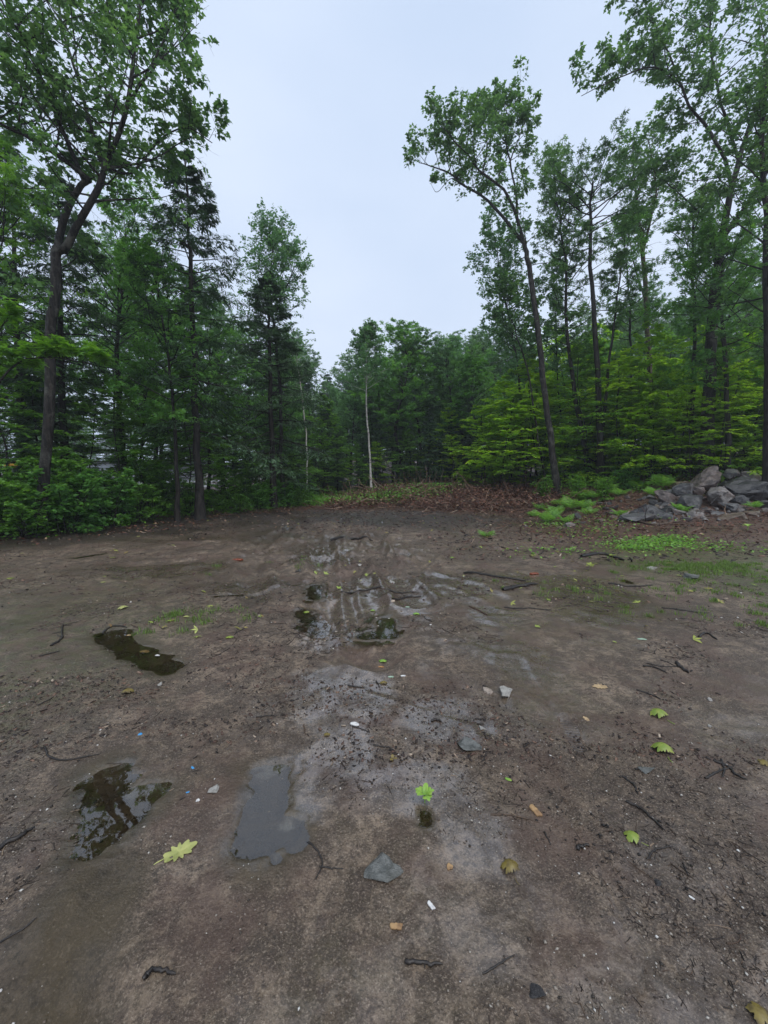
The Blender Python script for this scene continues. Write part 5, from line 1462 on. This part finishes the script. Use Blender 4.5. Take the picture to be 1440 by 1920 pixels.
# cut saplings standing on the brush ridge
for k, (pts, lb) in enumerate([([(745, 925), (738, 895), (722, 862)], 'bare bent sapling stub on the brush ridge, nearest the white birch'), ([(792, 922), (786, 895), (775, 870)], 'thin bare stub leaning on the brush ridge, second from the white birch'),
                               ([(806, 922), (805, 900), (808, 888)], 'short curled stub on the brush ridge between two leaning stubs'), ([(820, 922), (826, 900), (832, 880)], 'pale bare stub leaning away from the birch on the brush ridge')]):
    C = resample(np.array([at(a, b, 18.5) for a, b in pts]), 8); C[0, 2] = H0(C[0, 0], 18.5) - .1; o0 = C[0].copy()
    V, F = tubes((C - o0)[None], np.linspace(.028, .012, 8)[None], 6)
    thing('bare_stub', o0, lb, 'stub', 'bare stubs on the brush ridge', me=make_mesh('bare_stub', V, F, [M_BARKT], True))

# ------------------------------------------------------------------ beyond the left woods: lot, pale building, excavator
M_YEL = simple_mat('yellow_machine_paint', (.70, .36, .02), (.55, .27, .02), 8, .4, .1)
M_BLK = simple_mat('black_rubber_and_steel', (.02, .02, .02), (.05, .05, .05), 12, .5, .2)
M_GLS, _n, _o = new_mat('dark_cab_glass'); principled(_n, _o, (.03, .04, .05), .08, None, .6)
M_SIDE = simple_mat('pale_metal_siding', (.42, .45, .48), (.52, .55, .58), 3, .5, .1)
M_LOT = simple_mat('pale_wet_gravel', (.22, .22, .21), (.34, .34, .33), 4, .5, .3)
def box(x0, x1, y0, y1, z0, z1):
    V = np.array([[x, y, z] for z in (z0, z1) for y in (y0, y1) for x in (x0, x1)], float)
    F = np.array([[0, 2, 3, 1], [4, 5, 7, 6], [0, 1, 5, 4], [2, 6, 7, 3], [0, 4, 6, 2], [1, 3, 7, 5]])
    return V, F
def prism(prof, y0, y1):
    p = np.array(prof); n = len(p)
    V = np.concatenate([np.column_stack([p[:, 0], np.full(n, y), p[:, 1]]) for y in (y0, y1)])
    me = [list(range(n))[::-1], list(range(n, 2 * n))] + [[i, (i + 1) % n, n + (i + 1) % n, n + i] for i in range(n)]
    return V, me
def poly_obj(name, V, faces, mat, parent, bev=.02):
    me = bpy.data.meshes.new(name); me.from_pydata([tuple(v) for v in V], [], [list(map(int, f)) for f in faces]); me.materials.append(mat)
    bm = bmesh.new(); bm.from_mesh(me); bmesh.ops.recalc_face_normals(bm, faces=bm.faces[:])
    if bev: bmesh.ops.bevel(bm, geom=bm.edges[:], offset=bev, segments=2, affect='EDGES', clamp_overlap=True)
    bm.to_mesh(me); bm.free()
    return link(name, me, parent)
# lot surface
n_ = 60
X, Y = np.meshgrid(np.linspace(-70, -15, n_), np.linspace(24, 54, n_))
Z = height(X.ravel(), Y.ravel(), False) + .03 + .02 * fbm(X.ravel(), Y.ravel(), 2)
i0 = (np.arange(n_ - 1)[:, None] * n_ + np.arange(n_ - 1)[None]).ravel()
link('gravel_lot', make_mesh('gravel_lot', np.column_stack([X.ravel(), Y.ravel(), Z]), np.stack([i0, i0 + 1, i0 + n_ + 1, i0 + n_], 1), [M_LOT], True), kind='structure')
# excavator, its boom reaching into view
ex = thing('excavator', (-32.5, 29.5, 0.0), 'yellow excavator mostly hidden past the trunks, only its boom in view', 'excavator')
ex.location.z = H0(-32.5, 29.5) + .03
def capsule(L, h):
    a = np.linspace(-PI / 2, PI / 2, 9)
    return [(L / 2 + h / 2 * math.cos(t), h / 2 + h / 2 * math.sin(t)) for t in a] + [(-L / 2 - h / 2 * math.cos(t), h / 2 - h / 2 * math.sin(t)) for t in a]
for yy in (-1.3, .7):
    poly_obj('track', *prism(capsule(3.0, .8), yy, yy + .6), M_BLK, ex, .03)
poly_obj('body', *prism([(-1.9, .95), (1.2, .95), (1.2, 1.7), (.2, 2.1), (-1.9, 2.0)], -1.2, 1.2), M_YEL, ex, .06)
cabin = poly_obj('cab', *prism([(.2, 1.7), (1.5, 1.7), (1.6, 2.1), (1.25, 2.95), (.2, 2.95)], -1.15, -.2), M_YEL, ex, .04)
poly_obj('window', *prism([(.35, 2.0), (1.45, 2.0), (1.15, 2.8), (.35, 2.8)], -1.17, -.18), M_GLS, cabin, 0)
poly_obj('boom', *prism([(1.0, 1.55), (1.1, 1.95), (2.9, 2.75), (3.5, 2.72), (6.3, 1.75), (6.4, 1.45), (6.1, 1.42), (3.3, 2.15), (2.9, 2.1), (1.4, 1.4)], -.22, .22), M_YEL, ex, .03)
poly_obj('arm', *prism([(6.0, 1.75), (6.5, 1.8), (6.9, .5), (6.65, .45)], -.16, .16), M_YEL, ex, .03)
poly_obj('bucket', *prism([(6.5, .55), (7.0, .6), (7.15, .1), (6.8, -.02), (6.2, .05), (6.35, .3)], -.5, .5), M_BLK, ex, .02)
# pale low building glimpsed between trunks
bl = thing('low_building', (-21.5, 33, H0(-21.5, 33)), 'pale grey low building glimpsed between the trunks behind the shrubs', 'building')
poly_obj('wall', *box(-5.0, 5.0, -1.6, 2.0, .45, 1.9), M_SIDE, bl, 0)
poly_obj('roof', *prism([(-5.3, 1.91), (5.3, 1.91), (5.0, 2.1), (-5.0, 2.1)], -1.9, 2.3), M_BLK, bl, 0)
for k in range(4):
    poly_obj('window', *box(-4.0 + k * 2.3, -3.0 + k * 2.3, -1.64, -1.58, 1.0, 1.6), M_GLS, bl, 0)
for k in range(3):
    poly_obj('pier', *box(-4.5 + k * 4.2, -4.1 + k * 4.2, -1.3, 1.8, -.3, .45), M_BLK, bl, 0)

pebbles('rubble', 24, 260, lambda r, n: np.column_stack([r.normal(8.4, 1.5, n), r.normal(10.4, .45, n)]), (.02, .12), M_RUB, 'broken small stones between the boulders')
# shoe print pressed in the mud
c = _shoe.mean(0); ax = unit(_shoe[0] - _shoe[1]); pr = np.array([ax[1], -ax[0]])
nu, nv = 34, 70
U, Vv = np.meshgrid(np.linspace(-.062, .062, nu), np.linspace(-.155, .155, nv))
wx = c[0] + pr[0] * U + ax[0] * Vv; wy = c[1] + pr[1] * U + ax[1] * Vv
wid = .046 * (1 - .28 * np.exp(-((Vv + .045) / .04) ** 2)) * (1 - .12 * (Vv < -.06))
ins = sst(1.12, .9, np.sqrt((np.abs(U) / wid) ** 4 + (np.abs(Vv) / .142) ** 6) ** .5)
tread = np.sign(np.sin(Vv * 2 * PI / .022 + 2.2 * np.sin(U * 40))) * .0035 + .0015 * fbm(U * 60, Vv * 60, 2)
zz = height(wx.ravel(), wy.ravel(), False).reshape(wx.shape) + .004 + ins * (tread - .005) - .02 * sst(.85, 1.0, np.maximum(np.abs(U) / .062, np.abs(Vv) / .155))
i0 = (np.arange(nv - 1)[:, None] * nu + np.arange(nu - 1)[None]).ravel()
V = np.stack([wx.ravel() - c[0], wy.ravel() - c[1], zz.ravel()], 1)
nn = len(V)
link('shoe_print', make_mesh('shoe_print', V, np.stack([i0, i0 + 1, i0 + nu + 1, i0 + nu], 1), [M_GROUND], True,
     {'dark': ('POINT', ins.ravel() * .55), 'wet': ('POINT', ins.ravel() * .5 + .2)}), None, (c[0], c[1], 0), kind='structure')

# ------------------------------------------------------------------ a label of its own for each tree, sapling and shrub of the woods
LM = [('the big forked oak', -7.8, 9), ('the see-through hemlock', -5.5, 12), ('the thick-trunked hemlock near the excavator', -11.4, 12.8), ('the corner hemlock', -4.3, 15.5), ('the dark-trunked maple behind the shrubs', -8.5, 13.5),
      ('the lone white birch', -.6, 20.5), ('the thin leaning birch', -3.6, 18), ('the leaning oak', 6.5, 15), ('the slim maple', 8.4, 16.2), ('the forked black-trunked maple', 8.3, 15.4), ('the tan-barked forking tree', 12.1, 18),
      ('the huge oak', 11.3, 14), ('the straight thick tree past the boulders', 11.3, 11.6), ('the slender light-leaved tree', 6.1, 17.2), ('the pale low building', -21.5, 33), ('the brush ridge', 2.5, 19), ('the round tree at the sky gap', 2.2, 25.5), ('the wide dark far tree', 4.3, 24.5)]
ORD = ['tallest', 'second tallest', 'third tallest', 'fourth tallest', 'fifth tallest', 'sixth tallest', 'seventh tallest', 'eighth tallest', 'ninth tallest', 'tenth tallest', 'eleventh tallest', 'twelfth tallest', 'thirteenth tallest', 'fourteenth tallest', 'fifteenth tallest', 'sixteenth tallest', 'seventeenth tallest', 'eighteenth tallest', 'nineteenth tallest', 'twentieth tallest', 'low']
KINDW = {'bright saplings under the tall trees': 'tiered yellow-green sapling', 'saplings in the shrub-side woods': 'mid-green shaded sapling', 'saplings before the far trees': 'low leafy sapling', 'hardwoods in the shrub-side woods': 'shaded leafy hardwood',
         'hemlocks in the shrub-side woods': 'dark shaded hemlock', 'hardwoods at the far end': 'leafy far-end hardwood', 'hemlocks at the far end': 'dark far-end hemlock', 'hardwoods behind the boulders': 'leafy hardwood', 'hemlocks behind the boulders': 'dark hemlock',
         'shrubs along the wood edge': 'bright leafy edge shrub', 'low shrubs behind the boulders': 'low forest-edge shrub', 'young hemlocks at the far end': 'young dark hemlock'}
cells = {}
for o in list(COL.objects):
    g_ = o.get('group')
    if o.parent is None and g_ in KINDW:
        x, y = o.location.x, o.location.y
        k = min(range(len(LM)), key=lambda i: (LM[i][1] - x) ** 2 + (LM[i][2] - y) ** 2)
        dx, dy = x - LM[k][1], y - LM[k][2]
        far_ = math.hypot(dx, dy) > 7
        rel = ('far behind' if far_ else 'behind') if dy > max(1, abs(dx) * .5) else ('before' if dy < -max(1, abs(dx) * .5) else ('to the right of' if dx > 0 else 'to the left of'))
        cells.setdefault((g_, rel, LM[k][0]), []).append(o)
for (g_, rel, lm), os_ in cells.items():
    os_.sort(key=lambda o: -o.scale[2] * (1 + .3 * (o.children[0].data.name in ('trunk.001',))))
    for i, o in enumerate(os_):
        t = KINDW[g_] + ' ' + rel + ' ' + lm
        if len(os_) > 1: t = ORD[min(i, 20)] + ' ' + t
        o['label'] = t
